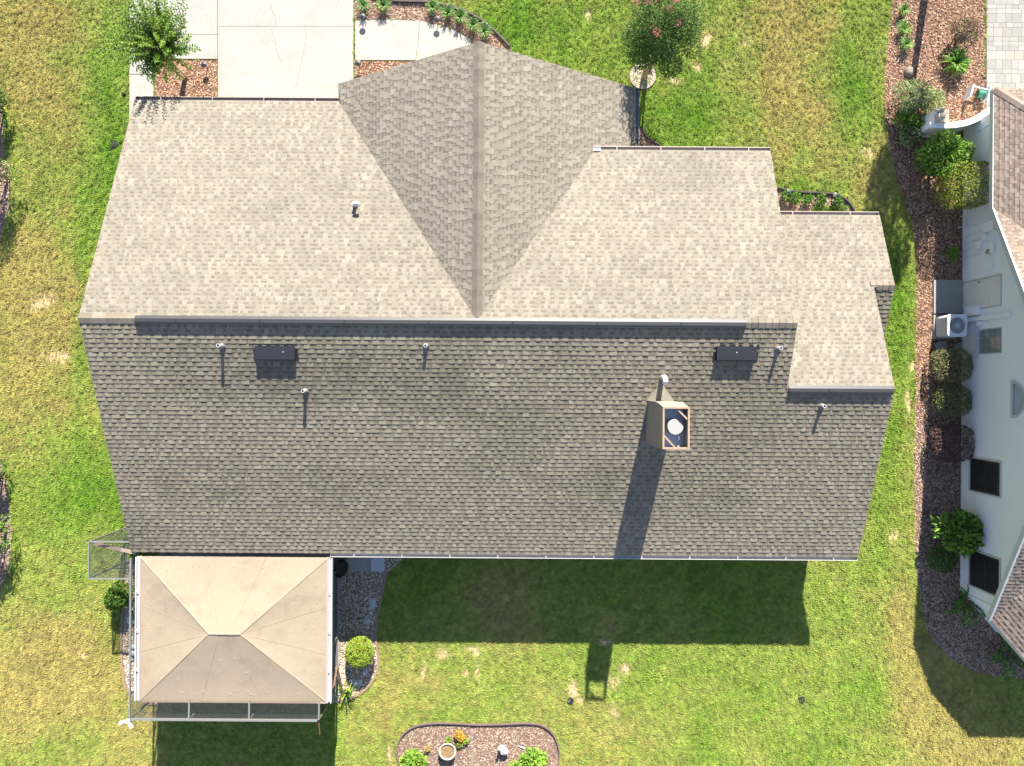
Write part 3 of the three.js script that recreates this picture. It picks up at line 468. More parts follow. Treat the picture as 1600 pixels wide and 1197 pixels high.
{ // ridge caps
  const R = rngOf(501);
  const cap = (p, q, sl, sr, w, hl) => { // p uphill/front end, sl / sr: downhill vectors per metre each side
    const m = new MB(), k = R(), kf = 1.0 + .3 * R(), c0 = TAN.gap[Math.floor(k * 4)].map((x) => x * kf); m.color(c0);
    const f = (o, s, h) => (s ? o.clone().addScaledVector(s, w) : o.clone()).add(V(0, h, 0));
    m.quad(f(p, sl, hl), f(p, null, hl + .006), f(q, null, hl - .014), f(q, sl, hl - .018)); m.quad(f(p, null, hl + .006), f(p, sr, hl), f(q, sr, hl - .018), f(q, null, hl - .014));
    m.quad(f(p, sl, 0), f(p, null, 0), f(p, null, hl + .006), f(p, sl, hl)); m.quad(f(p, null, 0), f(p, sr, 0), f(p, sr, hl), f(p, null, hl + .006));
    m.quad(f(p, sl, 0), f(p, sl, hl), f(q, sl, hl - .018), f(q, sl, -.01)); m.quad(f(p, sr, hl), f(p, sr, 0), f(q, sr, -.01), f(q, sr, hl - .018));
    m.build('ridge_cap', M.shingle, house);
  };
  const gs = (d, p) => V(d[0], -p, d[1]);
  for (let z = GZ - .01; z < ZR - .3; z += .2) cap(V(GX, HR, z), V(GX, HR, z + .2), gs([-1, 0], GP), gs([1, 0], GP), .155, .034);
  for (let x = XL; x < -10.9; x += .2) cap(V(x, HR, ZR), V(x + .2, HR, ZR), gs([0, -1], PITCH), gs([0, 1], PITCH), .15, .034);
  for (let x = 6.75; x < XM - .05; x += .2) cap(V(x, HR, ZR), V(Math.min(x + .2, XM), HR, ZR), gs([0, -1], PITCH), gs([0, 1], PITCH), .15, .034);
  for (let x = XR - .1; x < 12.15; x += .2) cap(V(x, wingH(-3.2), -3.2), V(Math.min(x + .2, 12.2), wingH(-3.2), -3.2), gs([0, -1], PITCH), gs([0, 1], PITCH), .15, .034);
  // ridge vents: low folded metal caps
  const vent = (x0, x1, z, h) => {
    const m = new MB(), zf = z - .09, zb = z + .16, hf = h - PITCH * .09 + .035, hm = h + .055, hb = h + .03;
    const P = [[zf, hf - .03], [zf, hf], [z + .0, hm - .004], [z + .10, hm], [zb, hb], [zb, hb - .075]];
    for (let i = 0; i + 1 < P.length; i++) m.quad(V(x0, P[i][1], P[i][0]), V(x0, P[i + 1][1], P[i + 1][0]), V(x1, P[i + 1][1], P[i + 1][0]), V(x1, P[i][1], P[i][0]));
    for (const x of [x0, x1]) for (let i = 1; i + 1 < P.length; i++) m.tri(V(x, P[0][1], P[0][0]), V(x, P[i][1], P[i][0]), V(x, P[i + 1][1], P[i + 1][0]));
    const g = m.build('ridge_vent', M.ventTop, house);
    new MB().box(x0, hb - .02, zb - .002, x1, hb + .002, zb + .010).build('drip_lip', M.darkMetal, g);
    for (let x = x0 + 1.2; x < x1; x += 2.44) new MB().box(x - .02, hm - .02, z + .02, x + .02, hm + .005, z + .09).build('joint_clip', M.darkMetal, g);
  };
  vent(-10.95, 6.78, ZR, HR); vent(XM + .05, XR - .05, WZ, WH);
  // box vents
  for (const [px, py] of [[429, 551], [1151, 552]]) {
    const c = G(px, py, 5.2), h = backH(c.z), m = new MB(), w = .585, zf = c.z - .20, zb = c.z + .20, bf = backH(zf), bb = backH(zb);
    const P = [[zf, bf], [zf, bf + .06], [zb, bb + .175], [zb, bb + .045]];
    for (let i = 0; i + 1 < P.length; i++) m.quad(V(c.x - w, P[i][1], P[i][0]), V(c.x - w, P[i + 1][1], P[i + 1][0]), V(c.x + w, P[i + 1][1], P[i + 1][0]), V(c.x + w, P[i][1], P[i][0]));
    for (const s of [-1, 1]) { const x = c.x + s * w; for (let i = 1; i + 1 < P.length; i++) m.tri(V(x, P[0][1], P[0][0]), V(x, P[i][1], P[i][0]), V(x, P[i + 1][1], P[i + 1][0])); }
    const g = m.build('roof_vent', M.darkMetal, house); const f = new MB(); f.slab([V(c.x - w - .08, bf + .026, zf - .05), V(c.x + w + .08, bf + .026, zf - .05), V(c.x + w + .08, bb + .018, zb + .02), V(c.x - w - .08, bb + .018, zb + .02)], .006); f.build('flange', M.darkMetal, g);
    new MB().tube([V(c.x + (px > 800 ? 0 : .25), h + .10, c.z - .02), V(c.x + (px > 800 ? 0 : .25), h + .125, c.z - .02)], .02, 8).build('screw_head', M.galv, g);
  }
  // plumbing vents
  for (const [px, py, ht] of [[351, 541, 0.32], [667, 541, 0.19], [472, 611, 0.30], [1212, 545, 0.27], [1295, 635, 0.23]]) {
    const c = G(px, py, 5.0), h = backH(c.z), g = new MB().tube([V(c.x, h - .05, c.z), V(c.x, h + ht - .03, c.z), V(c.x, h + ht, c.z)], [.05, .05, .053], 14).build('vent_pipe', M.pvc, house);
    new MB().tube([V(c.x, h + ht - .002, c.z), V(c.x, h + ht + .002, c.z)], .04, 12).build('pipe_bore', M.black, g);
    new MB().tube([V(c.x, h - .01, c.z), V(c.x, h + .06, c.z), V(c.x, h + .09, c.z)], [.11, .075, .056], 14).build('boot', mat([.130, .122, .115]), g);
  }
  { const c = G(557, 324, 3.9), h = frontH(c.z), g = new MB().tube([V(c.x, h - .05, c.z), V(c.x, h + .26, c.z), V(c.x + .02, h + .33, c.z), V(c.x + .10, h + .36, c.z), V(c.x + .17, h + .33, c.z)], [.06, .06, .062, .062, .06], 14).build('vent_pipe', M.pvc, house); new MB().tube([V(c.x, h - .01, c.z), V(c.x, h + .07, c.z)], [.12, .07], 14).build('boot', mat([.130, .122, .115]), g); }
}
{ // chimney chase
  const x0 = 4.13, x1 = 4.86, z0 = .62, z1 = 1.78, top = 6.6, b = .02, m = new MB();
  const wall = (xa, ya, za, xb, yb, zb) => m.box(xa, ya, za, xb, yb, zb);
  wall(x0, 3.8, z0, x0 + b, 5.84, z1); wall(x0, 5.90, z0, x0 + b, top - .05, z1); wall(x1 - b, 3.8, z0, x1, top - .05, z1); wall(x0 + b, 3.8, z0 - .11, x1 - b, 5.84, z0 - .09); wall(x0, 3.8, z0 - .11, x0 + b, 5.84, z0); wall(x1 - b, 3.8, z0 - .11, x1, 5.84, z0); m.slab([V(x0, 5.84, z0 - .11), V(x1, 5.84, z0 - .11), V(x1, top - .02, z0 + .005), V(x0, top - .02, z0 + .005)], .02); for (const x of [x0, x1]) m.tri(V(x, 5.84, z0 - .11), V(x, 5.84, z0), V(x, top - .02, z0)); wall(x0 + b, 3.8, z1 - b, x1 - b, 6.17, z1);
  const g = m.build('chimney', M.siding, house); g.userData.label = 'boxed chimney with open wooden top';
  const r = new MB(); for (const [a, c] of [[V(x0 + .02, top, z0), V(x0 + .02, top, z1)], [V(x1 - .02, top, z0), V(x1 - .02, top, z1)]]) r.bar(a, c, .05, .09);
  r.bar(V(x0 + .046, top, z0 + .025), V(x1 - .046, top, z0 + .025), .05, .088); r.bar(V(x0 + .046, top, z1 - .025), V(x1 - .046, top, z1 - .025), .05, .088); r.box(x0 + .004, 5.83, z0 + .03, x0 + .03, 5.91, z1 - .03);
  for (const [x, z] of [[x0 + .045, z0 + .045], [x1 - .045, z0 + .045], [x0 + .045, z1 - .045], [x1 - .045, z1 - .045]]) r.box(x - .02, 5.4, z - .02, x + .02, top - .046, z + .02);
  r.build('rim_frame', M.wood, g);
  new MB().bar(V(x1 - .34, top - .02, z0 + .05), V(x1 - .05, top - .02, z0 + .34), .045, .05).build('corner_brace', M.wood, g); new MB().bar(V(x0 + .05, top - .02, z1 - .36), V(x0 + .34, top - .02, z1 - .05), .045, .05).build('corner_brace', M.wood, g);
  new MB().box(x0 + b, 6.09, z0 + b, x1 - b, 6.11, z1 - b).build('chase_pan', M.galv, g);
  const cx = 4.52, cz = 1.18; new MB().tube([V(cx, 6.02, cz), V(cx, 6.32, cz)], .12, 20).build('flue_pipe', M.galv, g);
  new MB().tube([V(cx, 6.32, cz), V(cx, 6.35, cz), V(cx, 6.44, cz), V(cx, 6.46, cz)], [.19, .225, .225, .21], 28).build('flue_cap', mat([.259, .248, .230], { roughness: .5 }), g);
  new MB().box(x0 - .012, 3.9, z0 - .12, x0 + .05, 5.83, z0 - .06).box(x0 - .012, 3.9, z1 - .05, x0 + .05, top - .05, z1 + .01).build('corner_board', M.siding, g);
  // cricket
  const z0c = z0 - .11, hz = backH(z0c), xm = (x0 + x1) / 2 - .02, R = rngOf(9), za = z0 - .68, q = new MB(); q.color([.205, .178, .138]); const pk = V(xm, hz + .24, z0c), tip = V(xm, backH(za) + .012, za), l = V(x0 - .06, hz + .012, z0c), rr = V(x1 + .06, hz + .012, z0c); q.tri(pk, l, tip); q.tri(pk, tip, rr); q.build('cricket', M.shingle, g);
  const c = V(xm + .02, backH(za - .14), za - .14); new MB().tube([c.clone().add(V(0, -.05, 0)), c.clone().add(V(0, .34, 0)), c.clone().add(V(0, .42, .03)), c.clone().add(V(.0, .44, .11)), c.clone().add(V(.0, .38, .17))], [.075, .075, .08, .082, .085], 14).build('hooded_vent', M.pvc, house);
  new MB().slab([V(x0 - .10, backH(z1 + .12) + .02, z1 + .12), V(x1 + .08, backH(z1 + .12) + .02, z1 + .12), V(x1 + .08, backH(z0) + .02, z0), V(x0 - .10, backH(z0) + .02, z0)], .004).build('flashing', mat([.144, .130, .108], { roughness: .6 }), g);
}

// ---------------------------------------------------------------- neighbour's walls and fittings
{
  const b = new MB(), prof = [[NZ0 + .3, 0], [NZ1 - .3, 0], [NZ1 - .3, NH - .05], [NZC, NTOP - .25], [NZ0 + .3, NH - .05]];
  const x1 = NX + .25;
  for (let i = 0; i < 5; i++) { const [za, ha] = prof[i], [zb, hb] = prof[(i + 1) % 5]; b.quad(V(NX, ha, za), V(x1, ha, za), V(x1, hb, zb), V(NX, hb, zb)); }
  for (const [i, j, k] of [[0, 1, 2], [0, 2, 4], [2, 3, 4]]) for (const x of [NX, x1]) b.tri(V(x, prof[i][1], prof[i][0]), V(x, prof[j][1], prof[j][0]), V(x, prof[k][1], prof[k][0]));
  b.box(NX, 0, NZN + .45, x1, NH - .1, NZ0 + .3); b.box(x1, 0, NZN + .45, NX + 8, NH - .1, NZN + .65);
  b.bar(V(NX + .1, (NH - .1) / 2, NZ1 - .3), V(NX + .1 + 1.3, (NH - .1) / 2, NZ1 + 1.15), .2, NH - .1); b.box(NX + 1.3, 0, NZ1 + 1.0, NX + 8, NH - .1, NZ1 + 1.2);
  b.build('wall', M.whiteStucco, neighbour);
  const bd = (a, c, w = .03, t = .17) => new MB().bar(a, c, w, t).build('fascia_board', M.white, neighbour);
  bd(V(NE - .016, NH - .09, NZN), V(NE - .016, NH - .09, NZ0), .05); bd(V(NE - .016, NH - .08, NZ0), V(NE - .016, NTOP - .08, NZC), .07); bd(V(NE - .016, NTOP - .08, NZC), V(NE - .016, NH - .08, NZ1), .07);
  bd(V(NE, NH - .1, NZ1 + .02), V(NE + .655 * 2.05, NH - .1, NZ1 + .756 * 2.05), .03);
  new MB().box(NE + .02, NH - .16, NZN + .1, NX + .1, NH - .13, NZ0).build('soffit', M.white, neighbour);
  // side door (seen steeply from above)
  const zc = (py, d = 24.5) => (py - 598.5) * d / F - .115;
  const dz0 = zc(436), dz1 = zc(480), X = NX;
  const door = new MB().box(X - .012, .1, dz0, X + .02, 2.05, dz1).build('door', mat([.66, .635, .60], { roughness: .5 }), neighbour);
  new MB().box(X - .03, .1, dz0 - .05, X + .02, 2.10, dz0 - .002).box(X - .03, .1, dz1 + .002, X + .02, 2.10, dz1 + .05).box(X - .03, 2.052, dz0 - .002, X + .02, 2.10, dz1 + .002).build('door_frame', M.white, door);
  for (const [h0, h1] of [[.25, .85], [1.0, 1.55], [1.65, 1.95]]) for (const k of [0, 1]) { const w = (dz1 - dz0) / 2, a = dz0 + k * w + .09, c = dz0 + (k + 1) * w - .09; new MB().box(X - .022, h0, a, X - .0125, h1, c).build('door_panel', mat([.64, .615, .58], { roughness: .5 }), door); }
  new MB().tube([V(X - .08, 1.0, dz0 + .08), V(X - .01, 1.0, dz0 + .08)], .03, 10).build('door_handle', M.galv, door);
  // glass block window
  const gz0 = zc(513, 24.2), gz1 = zc(553, 24.2); const gw = new MB().box(X - .008, .98, gz0, X + .05, 2.12, gz1).build('window', M.white, neighbour);
  for (let i = 0; i < 4; i++) for (let j = 0; j < 3; j++) { const a = gz0 + .03 + j * (gz1 - gz0 - .06) / 3, c = 1.01 + i * .275; new MB().box(X - .028, c + .012, a + .012, X - .009, c + .263, a + (gz1 - gz0 - .06) / 3 - .012).build('glass_block', M.block, gw); }
  new MB().box(X - .13, .86, gz0 - .06, X - .001, .97, gz1 + .06).build('sill', M.white, gw);
  // two sliding windows
  for (const [p, q] of [[719, 770], [866, 922]]) {
    const a = zc(p, 24.4), c = zc(q, 24.4), w = new MB().box(X - .012, .56, a, X + .05, 2.10, c).build('window', mat([.022, .022, .023], { roughness: .4 }), neighbour);
    new MB().box(X - .03, .50, a - .06, X + .02, .558, c + .06).box(X - .03, 2.102, a - .06, X + .02, 2.16, c + .06).box(X - .03, .558, a - .06, X + .02, 2.102, a - .002).box(X - .03, .558, c + .002, X + .02, 2.102, c + .06).build('window_frame', M.white, w);
    for (const [h0, h1] of [[.66, 1.33], [1.40, 2.02]]) new MB().box(X - .018, h0, a + .07, X - .0125, h1, c - .07).build('pane', M.glass, w);
  }
  { // half round gable window
    const zz = zc(624, 23), h0 = 2.62, r = .62, s = new THREE.Shape(); s.moveTo(-r, 0); s.lineTo(r, 0); s.absarc(0, 0, r, 0, Math.PI); const hole = new THREE.Path(); hole.moveTo(-r + .1, .1); hole.absarc(0, .1, r - .1, Math.PI, 0, true); hole.lineTo(-r + .1, .1); const s2 = s.clone(); s2.holes.push(hole);
    const f = new THREE.ExtrudeGeometry(s2, { depth: .07, bevelEnabled: false }); f.rotateY(-Math.PI / 2); f.translate(X + .01, h0, zz); const w = mesh('window', f, M.white, neighbour);
    const p = new THREE.ShapeGeometry(s, 24); p.rotateY(-Math.PI / 2); p.translate(X - .012, h0, zz); mesh('pane', p, mat([.24, .30, .36], { roughness: .15 }), w);
  }
  // service boxes, conduits, line-set cover
  const bxs = (p, q, h0, h1, d, mm = M.whiteStucco, n = 'service_box') => new MB().box(X - d, h0, zc(p, 24.6), X - .001, h1, zc(q, 24.6)).build(n, mm, neighbour);
  bxs(351, 366, 1.35, 1.85, .14); bxs(368, 377, 1.2, 1.42, .09); bxs(376, 388, .85, 1.15, .10); bxs(384, 399, 1.3, 1.8, .10); bxs(477, 491, .35, 1.05, .12); bxs(502, 509, .95, 1.15, .08);
  new MB().tube([V(X - .13, 1.55, zc(396)), V(X - .09, 1.55, zc(396))], .09, 16).build('meter_dial', M.galv, neighbour);
  new MB().box(X - .09, .15, zc(493, 24.2), X - .001, 2.62, zc(499, 24.2)).build('line_cover', M.whiteStucco, neighbour);
  for (const [p, h] of [[360, 1.4], [372, 1.2], [382, .9], [395, 1.35], [347, 2.3]]) new MB().tube([V(X - .025, .05, zc(p)), V(X - .025, h, zc(p))], .017, 8).build('conduit', M.whiteStucco, neighbour);
  new MB().box(X - .07, 1.55, zc(417), X - .001, 1.72, zc(425)).build('wall_lamp', M.whiteStucco, neighbour);
  new MB().bar(V(X - .012, .6, zc(199)), V(X - .012, 1.5, zc(199)), .03, .012).build('cable', M.whiteStucco, neighbour);
}
{ // curved garden wall with pillar
  const g = base('garden_wall'); tag(g, 'low curved white stucco wall ending in a block-capped pillar', 'wall');
  const P = [[1452, 195], [1480, 196], [1505, 193], [1525, 186], [1548, 172]].map(([x, y]) => G(x, y, .95)), c = new THREE.CatmullRomCurve3(P).getPoints(20), b = new MB();
  for (let i = 0; i + 1 < c.length; i++) b.bar(V(c[i].x, .49, c[i].z), V(c[i + 1].x, .49, c[i + 1].z), .2, .96); b.build('wall', M.whiteStucco, g);
  const q = G(1472, 180, 1.15); new MB().box(q.x - .22, 0, q.z - .21, q.x + .22, 1.1, q.z + .23).build('pillar', M.whiteStucco, g);
  const R = rngOf(3), tones = [[.432, .346, .252], [.374, .302, .223], [.461, .389, .302]].map((t) => mat(t, { map: T.speck }));
  for (let j = 0; j < 6; j++) for (let i = 0; i < 2; i++) { const o = j % 2 ? .04 : 0; new MB().box(q.x - .24 + i * (.24 + o) + .003, 1.102, q.z - .24 + j * .083, q.x - .24 + (i ? .48 : .24 + o) - .003, 1.16, q.z - .24 + (j + 1) * .083 - .006).build('block', tones[Math.floor(R() * 3)], g); }
}
{ // air conditioner
  const a = G(1481, 491, .82), c = G(1511, 526, .82), x0 = a.x, x1 = c.x, z0 = a.z, z1 = c.z, g = base('air_conditioner', V((x0 + x1) / 2, 0, (z0 + z1) / 2)); tag(g, 'pale grey outdoor air conditioner with round top fan on concrete', 'air conditioner');
  const louverShape = (w, d) => { const q = new THREE.Shape(), r = .13, a = w - .002, e = d - .002; q.moveTo(-a + r, -e); q.lineTo(a - r, -e); q.quadraticCurveTo(a, -e, a, -e + r); q.lineTo(a, e - r); q.quadraticCurveTo(a, e, a - r, e); q.lineTo(-a + r, e); q.quadraticCurveTo(-a, e, -a, e - r); q.lineTo(-a, -e + r); q.quadraticCurveTo(-a, -e, -a + r, -e); const x = new THREE.ExtrudeGeometry(q, { depth: .024, bevelEnabled: false, curveSegments: 5 }); x.rotateX(-Math.PI / 2); return x; };
  const w = (x1 - x0) / 2, d = (z1 - z0) / 2, body = mat([.56, .58, .59], { roughness: .45 });
  new MB().box(-w + .045, .09, -d + .045, w - .045, .74, d - .045).build('coil_box', mat([.115, .122, .130]), g);
  for (let i = 0; i < 13; i++) { const h = .13 + i * .046; const lg = louverShape(w, d); lg.translate(0, h, 0); mesh('louver', lg, body, g); }
  const s = new THREE.Shape(), r = .13; s.moveTo(-w + r, -d); s.lineTo(w - r, -d); s.quadraticCurveTo(w, -d, w, -d + r); s.lineTo(w, d - r); s.quadraticCurveTo(w, d, w - r, d); s.lineTo(-w + r, d); s.quadraticCurveTo(-w, d, -w, d - r); s.lineTo(-w, -d + r); s.quadraticCurveTo(-w, -d, -w + r, -d);
  const hole = new THREE.Path(), hr = Math.min(w, d) - .05; hole.absarc(0, 0, hr, 0, Math.PI * 2, true); s.holes.push(hole); const t = new THREE.ExtrudeGeometry(s, { depth: .07, bevelEnabled: true, bevelSize: .008, bevelThickness: .008, bevelSegments: 2, curveSegments: 24 }); t.rotateX(-Math.PI / 2); t.translate(0, .75, 0); mesh('top_cover', t, body, g);
  const gr = new MB(); for (let k = 0; k < 28; k++) { const q = k / 28 * 6.2832; gr.bar(V(Math.cos(q) * .07, .80, Math.sin(q) * .07), V(Math.cos(q) * hr, .80, Math.sin(q) * hr), .006, .006); } for (const rr of [.1, .17, .24]) for (let k = 0; k < 24; k++) { const q = k / 24 * 6.2832, e = (k + 1) / 24 * 6.2832; if (rr < hr) gr.bar(V(Math.cos(q) * rr, .806, Math.sin(q) * rr), V(Math.cos(e) * rr, .806, Math.sin(e) * rr), .006, .006); } gr.build('fan_guard', body, g);
  new MB().tube([V(0, .76, 0), V(0, .815, 0)], .075, 18).build('fan_hub', mat([.360, .374, .382]), g);
  for (let k = 0; k < 4; k++) { const q = k * 1.5708 + .4; new MB().slab([V(Math.cos(q) * .06, .765, Math.sin(q) * .06), V(Math.cos(q) * (hr - .03), .765, Math.sin(q) * (hr - .03)), V(Math.cos(q + .7) * (hr - .03), .775, Math.sin(q + .7) * (hr - .03)), V(Math.cos(q + .5) * .06, .77, Math.sin(q + .5) * .06)], .004).build('fan_blade', mat([.173, .180, .187]), g); }
  new MB().box(-w - .06, 0, -d - .05, w + .06, .088, d + .05).build('base_pad', M.shadeConcrete, g);
}
{ // small things against the neighbour's wall
  const p = G(1515, 553, .1); const b = new MB().tube([p, p.clone().add(V(.32, .0, -.02))], .045, 10).tube([p.clone().add(V(.1, .03, 0)), p.clone().add(V(.1, .09, 0))], .04, 8); tag(b.build('hose_nozzle', mat([.014, .072, .302], { roughness: .4 })), 'blue hose fitting on the ground under the glass block window', 'hose');
  const q = G(1496, 350, .2), h = new MB().tube([q.clone().add(V(-.05, .25, -.22)), q.clone().add(V(.12, .3, -.2)), q.clone().add(V(.14, .3, .12)), q.clone().add(V(-.02, .1, .16))], .02, 8); tag(h.build('hose_hanger', M.white), 'white bent pipe bracket standing at the wall below the service boxes', 'bracket');
  for (const [x, y, w, d, l] of [[1470, 541, .42, .34, 'grey paving stone in the bed between air conditioner and olive shrub'], [1497, 545, .3, .4, 'grey paving stone against the white wall below the air conditioner']]) { const c = G(x, y); const m = new MB().box(-w / 2, 0, -d / 2, w / 2, .06, d / 2).build('paving_stone', M.shadeConcrete); m.position.set(c.x, .01, c.z); m.rotation.y = .3; tag(m, l, 'stone'); }
  // hose reel by the paving
  const c = G(1521, 153), g = base('hose_reel', V(c.x, 0, c.z), -.25); tag(g, 'white hose reel stand with green hose in the mulch', 'hose reel');
  const f = new MB(); f.box(-.36, .02, -.26, -.30, .42, .22); f.box(.26, .02, -.34, .31, .44, .12); f.box(-.30, .30, -.26, .26, .34, -.21); f.build('frame', M.white, g);
  new MB().tube([V(-.02, .22, -.06), V(.24, .22, -.1)], .14, 18).build('drum', mat([.022, .144, .094], { roughness: .5 }), g); new MB().tube([V(-.28, .2, .0), V(-.06, .22, -.05)], .03, 8).build('axle', M.black, g);
  const R = new MB(), pts = []; for (let k = 0; k <= 14; k++) { const a = k / 14 * 3.3 - .2; pts.push(V(.1 + Math.cos(a) * .42, .03, .42 + Math.sin(a) * .26)); } R.tube(pts, .016, 6).build('hose', mat([.158, .173, .072]), g);
}

// ---------------------------------------------------------------- screened lanai with hipped membrane roof
{
  const g = base('screened_lanai', V(0, 0, 0)); tag(g, 'screened lanai with tan hipped roof on the back of the house', 'lanai');
  const X0 = -12.58, X1 = -6.34, Z0 = 5.9, Z1 = 11.22, HT = 2.6;
  new MB().box(X0 - .05, -.05, 5.3, X1 + .05, .1, Z1 + .05).build('floor_slab', M.shadeConcrete, g);
  const post = (x, z, h = HT - .03) => new MB().box(x - .026, .1, z - .026, x + .026, h, z + .026).build('post', M.alu, g), beam = (a, b, w = .055, t = .06, n = 'beam') => new MB().bar(a, b, w, t).build(n, M.alu, g);
  beam(V(X0, HT, Z0), V(X0, HT, Z1 + .03)); beam(V(X0 + .03, HT, Z1), V(X1 - .03, HT, Z1), .06, .09); beam(V(X1, HT - .1, Z0), V(X1, HT - .1, Z1 + .03));
  const sx = [X0, -10.62, -8.63, X1], sz = [6.85, 8.1, 9.35, 10.4];
  for (const x of sx) post(x, Z1); for (const z of sz) { post(X0, z); post(X1, z, HT - .13); }
  for (const x of [-10.62, -8.63, X1 + .02]) beam(V(x, HT, Z1 - .03), V(x, HT - .02, 10.55), .05, .05, 'rafter');
  for (const h of [.15, .85]) { beam(V(X0 + .03, h, Z1), V(X1 - .03, h, Z1), .04, .05, 'rail'); beam(V(X0, h, Z0), V(X0, h, Z1 - .03), .04, .05, 'rail'); beam(V(X1, h, Z0), V(X1, h, Z1 - .03), .05, h < .5 ? .1 : .05, 'rail'); }
  const pane = (a, b, c, d) => { const m = new MB(); m.quad(a, b, c, d); m.build('screen_panel', M.screen, g); };
  for (let i = 0; i < 3; i++) pane(V(sx[i] + .027, .16, Z1), V(sx[i + 1] - .027, .16, Z1), V(sx[i + 1] - .027, HT - .04, Z1), V(sx[i] + .027, HT - .04, Z1));
  const zs = [Z0, ...sz, Z1]; for (const x of [X0, X1]) for (let i = 0; i + 1 < zs.length; i++) pane(V(x, .16, zs[i] + .027), V(x, .16, zs[i + 1] - .027), V(x, HT - .14, zs[i + 1] - .027), V(x, HT - .14, zs[i] + .027));
  pane(V(X0 + .03, HT - .01, 10.6), V(X1 - .03, HT - .01, 10.6), V(X1 - .03, HT - .01, Z1 - .03), V(X0 + .03, HT - .01, Z1 - .03));
  // roof: four slightly sagging membrane panels with rolled seams
  const A = G(216, 869, 2.55), B = G(512, 870, 2.55), C = G(513, 1098, 2.55), D = G(219, 1097, 2.55), E = G(326, 991, 3.0), Fp = G(375, 991, 3.0); const xw = (A.x + D.x) / 2, xe = (B.x + C.x) / 2; A.x = D.x = xw; B.x = C.x = xe; A.z = B.z = 5.84; C.z = D.z = (C.z + D.z) / 2; E.z = Fp.z = (E.z + Fp.z) / 2;
  const panel = (p, q, r, s, seed) => { // p,q eave; r,s ridge
    const n = 14, P = (u, v) => { const a = p.clone().lerp(q, u), b = s.clone().lerp(r, u), c = a.lerp(b, v); c.y += -.05 * Math.sin(v * Math.PI) * Math.sin(u * Math.PI) + .012 * (noise(c.x * 2.2, c.z * 2.2, seed) - .5); return c; };
    const pos = [], uv = [], idx = []; for (let j = 0; j <= n; j++) for (let i = 0; i <= n; i++) { const c = P(i / n, j / n); pos.push(c.x, c.y, c.z); uv.push(c.x, c.z); } for (let j = 0; j < n; j++) for (let i = 0; i < n; i++) { const a = j * (n + 1) + i; idx.push(a, a + 1, a + n + 2, a, a + n + 2, a + n + 1); }
    const ge = new THREE.BufferGeometry(); ge.setAttribute('position', new THREE.Float32BufferAttribute(pos, 3)); ge.setAttribute('uv', new THREE.Float32BufferAttribute(uv, 2)); ge.setIndex(idx); ge.computeVertexNormals();
    const m = mesh('roof_panel', ge, M.membrane, g); const R = rngOf(seed);
    for (const t of [.33, .66]) { const pts = []; for (let k = 0; k <= 8; k++) { const c = P(t, k / 8 * .9); c.y += .003; pts.push(c); } new MB().tube(pts, .006, 5).build('seam', M.membrane, m); }
    for (let k = 0; k < 16; k++) { const c = P(.08 + R() * .84, k < 9 ? .12 + R() * .05 : R() * .8); new MB().tube([c.clone().add(V(0, -.01, 0)), c.clone().add(V(0, .002, 0)), c.clone().add(V(0, .005, 0))], [.045, .04, .015], 9).build('patch_disc', M.membrane, m); }
  };
  panel(D, C, Fp, E, 1); panel(B, A, E, Fp, 2); panel(A, D, E, E, 3); panel(C, B, Fp, Fp, 4);
  const roll = (p, q, r) => { const pts = [], R = rngOf(Math.round(p.x * 99)); for (let k = 0; k <= 8; k++) pts.push(p.clone().lerp(q, k / 8).add(V(0, -.022 + (R() - .5) * .008, 0))); new MB().tube(pts, r, 7).build('hip_roll', M.membrane, g); };
  roll(A, E, .035); roll(B, Fp, .035); roll(C, Fp, .035); roll(D, E, .035); roll(E, Fp, .045);
  new MB().box(xw, 2.44, A.z + .02, xe, 2.53, D.z - .01).build('roof_core', mat([.302, .245, .194]), g);
  const gt = (x, s) => { const m = new MB(); m.box(x - .004, 2.46, A.z + .02, x + .004, 2.57, D.z); m.box(x, 2.455, A.z + .02, x + s * .12, 2.462, D.z); m.box(x + s * .116, 2.46, A.z + .02, x + s * .124, 2.575, D.z); m.box(x + s * .09, 2.568, A.z + .02, x + s * .124, 2.576, D.z); m.build('gutter', M.white, g); for (const z of [A.z + 1.1, A.z + 2.4, A.z + 3.7]) new MB().box(x + (s > 0 ? 0 : -.12), 2.577, z, x + (s > 0 ? .12 : 0), 2.582, z + .05).build('hanger', M.white, g); new MB().bar(V(x - s * .03, 2.56, A.z + .03), V(x - s * .03, 2.56, D.z), .045, .03).build('edge_strip', mat([.288, .209, .194]), g); };
  gt(xw - .005, -1); gt(xe + .005, 1); new MB().bar(V(xw, 2.53, D.z), V(xe, 2.53, D.z), .03, .07).build('edge_strip', mat([.259, .180, .151]), g);
  // downspout, flood light, rod
  new MB().bar(V(xe + .07, 2.45, 10.3), V(xe + .05, 1.9, 10.32), .06, .06).bar(V(xe + .05, 1.9, 10.32), V(-6.24, .55, 10.3), .06, .06).bar(V(-6.24, .55, 10.3), V(-6.14, .08, 11.45), .08, .06).build('downspout', M.bronze, g);
  const q = V(X0 - .06, HT, Z1 + .05); new MB().box(q.x - .05, q.y - .05, q.z - .05, q.x + .08, q.y + .06, q.z + .06).build('lamp_bracket', M.white, g);
  new MB().tube([q.clone().add(V(-.02, 0, 0)), q.clone().add(V(-.10, .02, .02)), q.clone().add(V(-.24, .04, .08))], [.035, .05, .075], 12).build('flood_lamp', M.white, g); new MB().tube([q.clone().add(V(.03, 0, .04)), q.clone().add(V(.06, .02, .1)), q.clone().add(V(.12, .0, .22))], [.03, .05, .07], 12).build('flood_lamp', M.white, g);
  new MB().bar(V(X1, HT - .06, Z1 + .05), V(X1 - .02, HT - .3, Z1 + .62), .03, .03).build('hook_arm', mat([.230, .101, .043]), g);
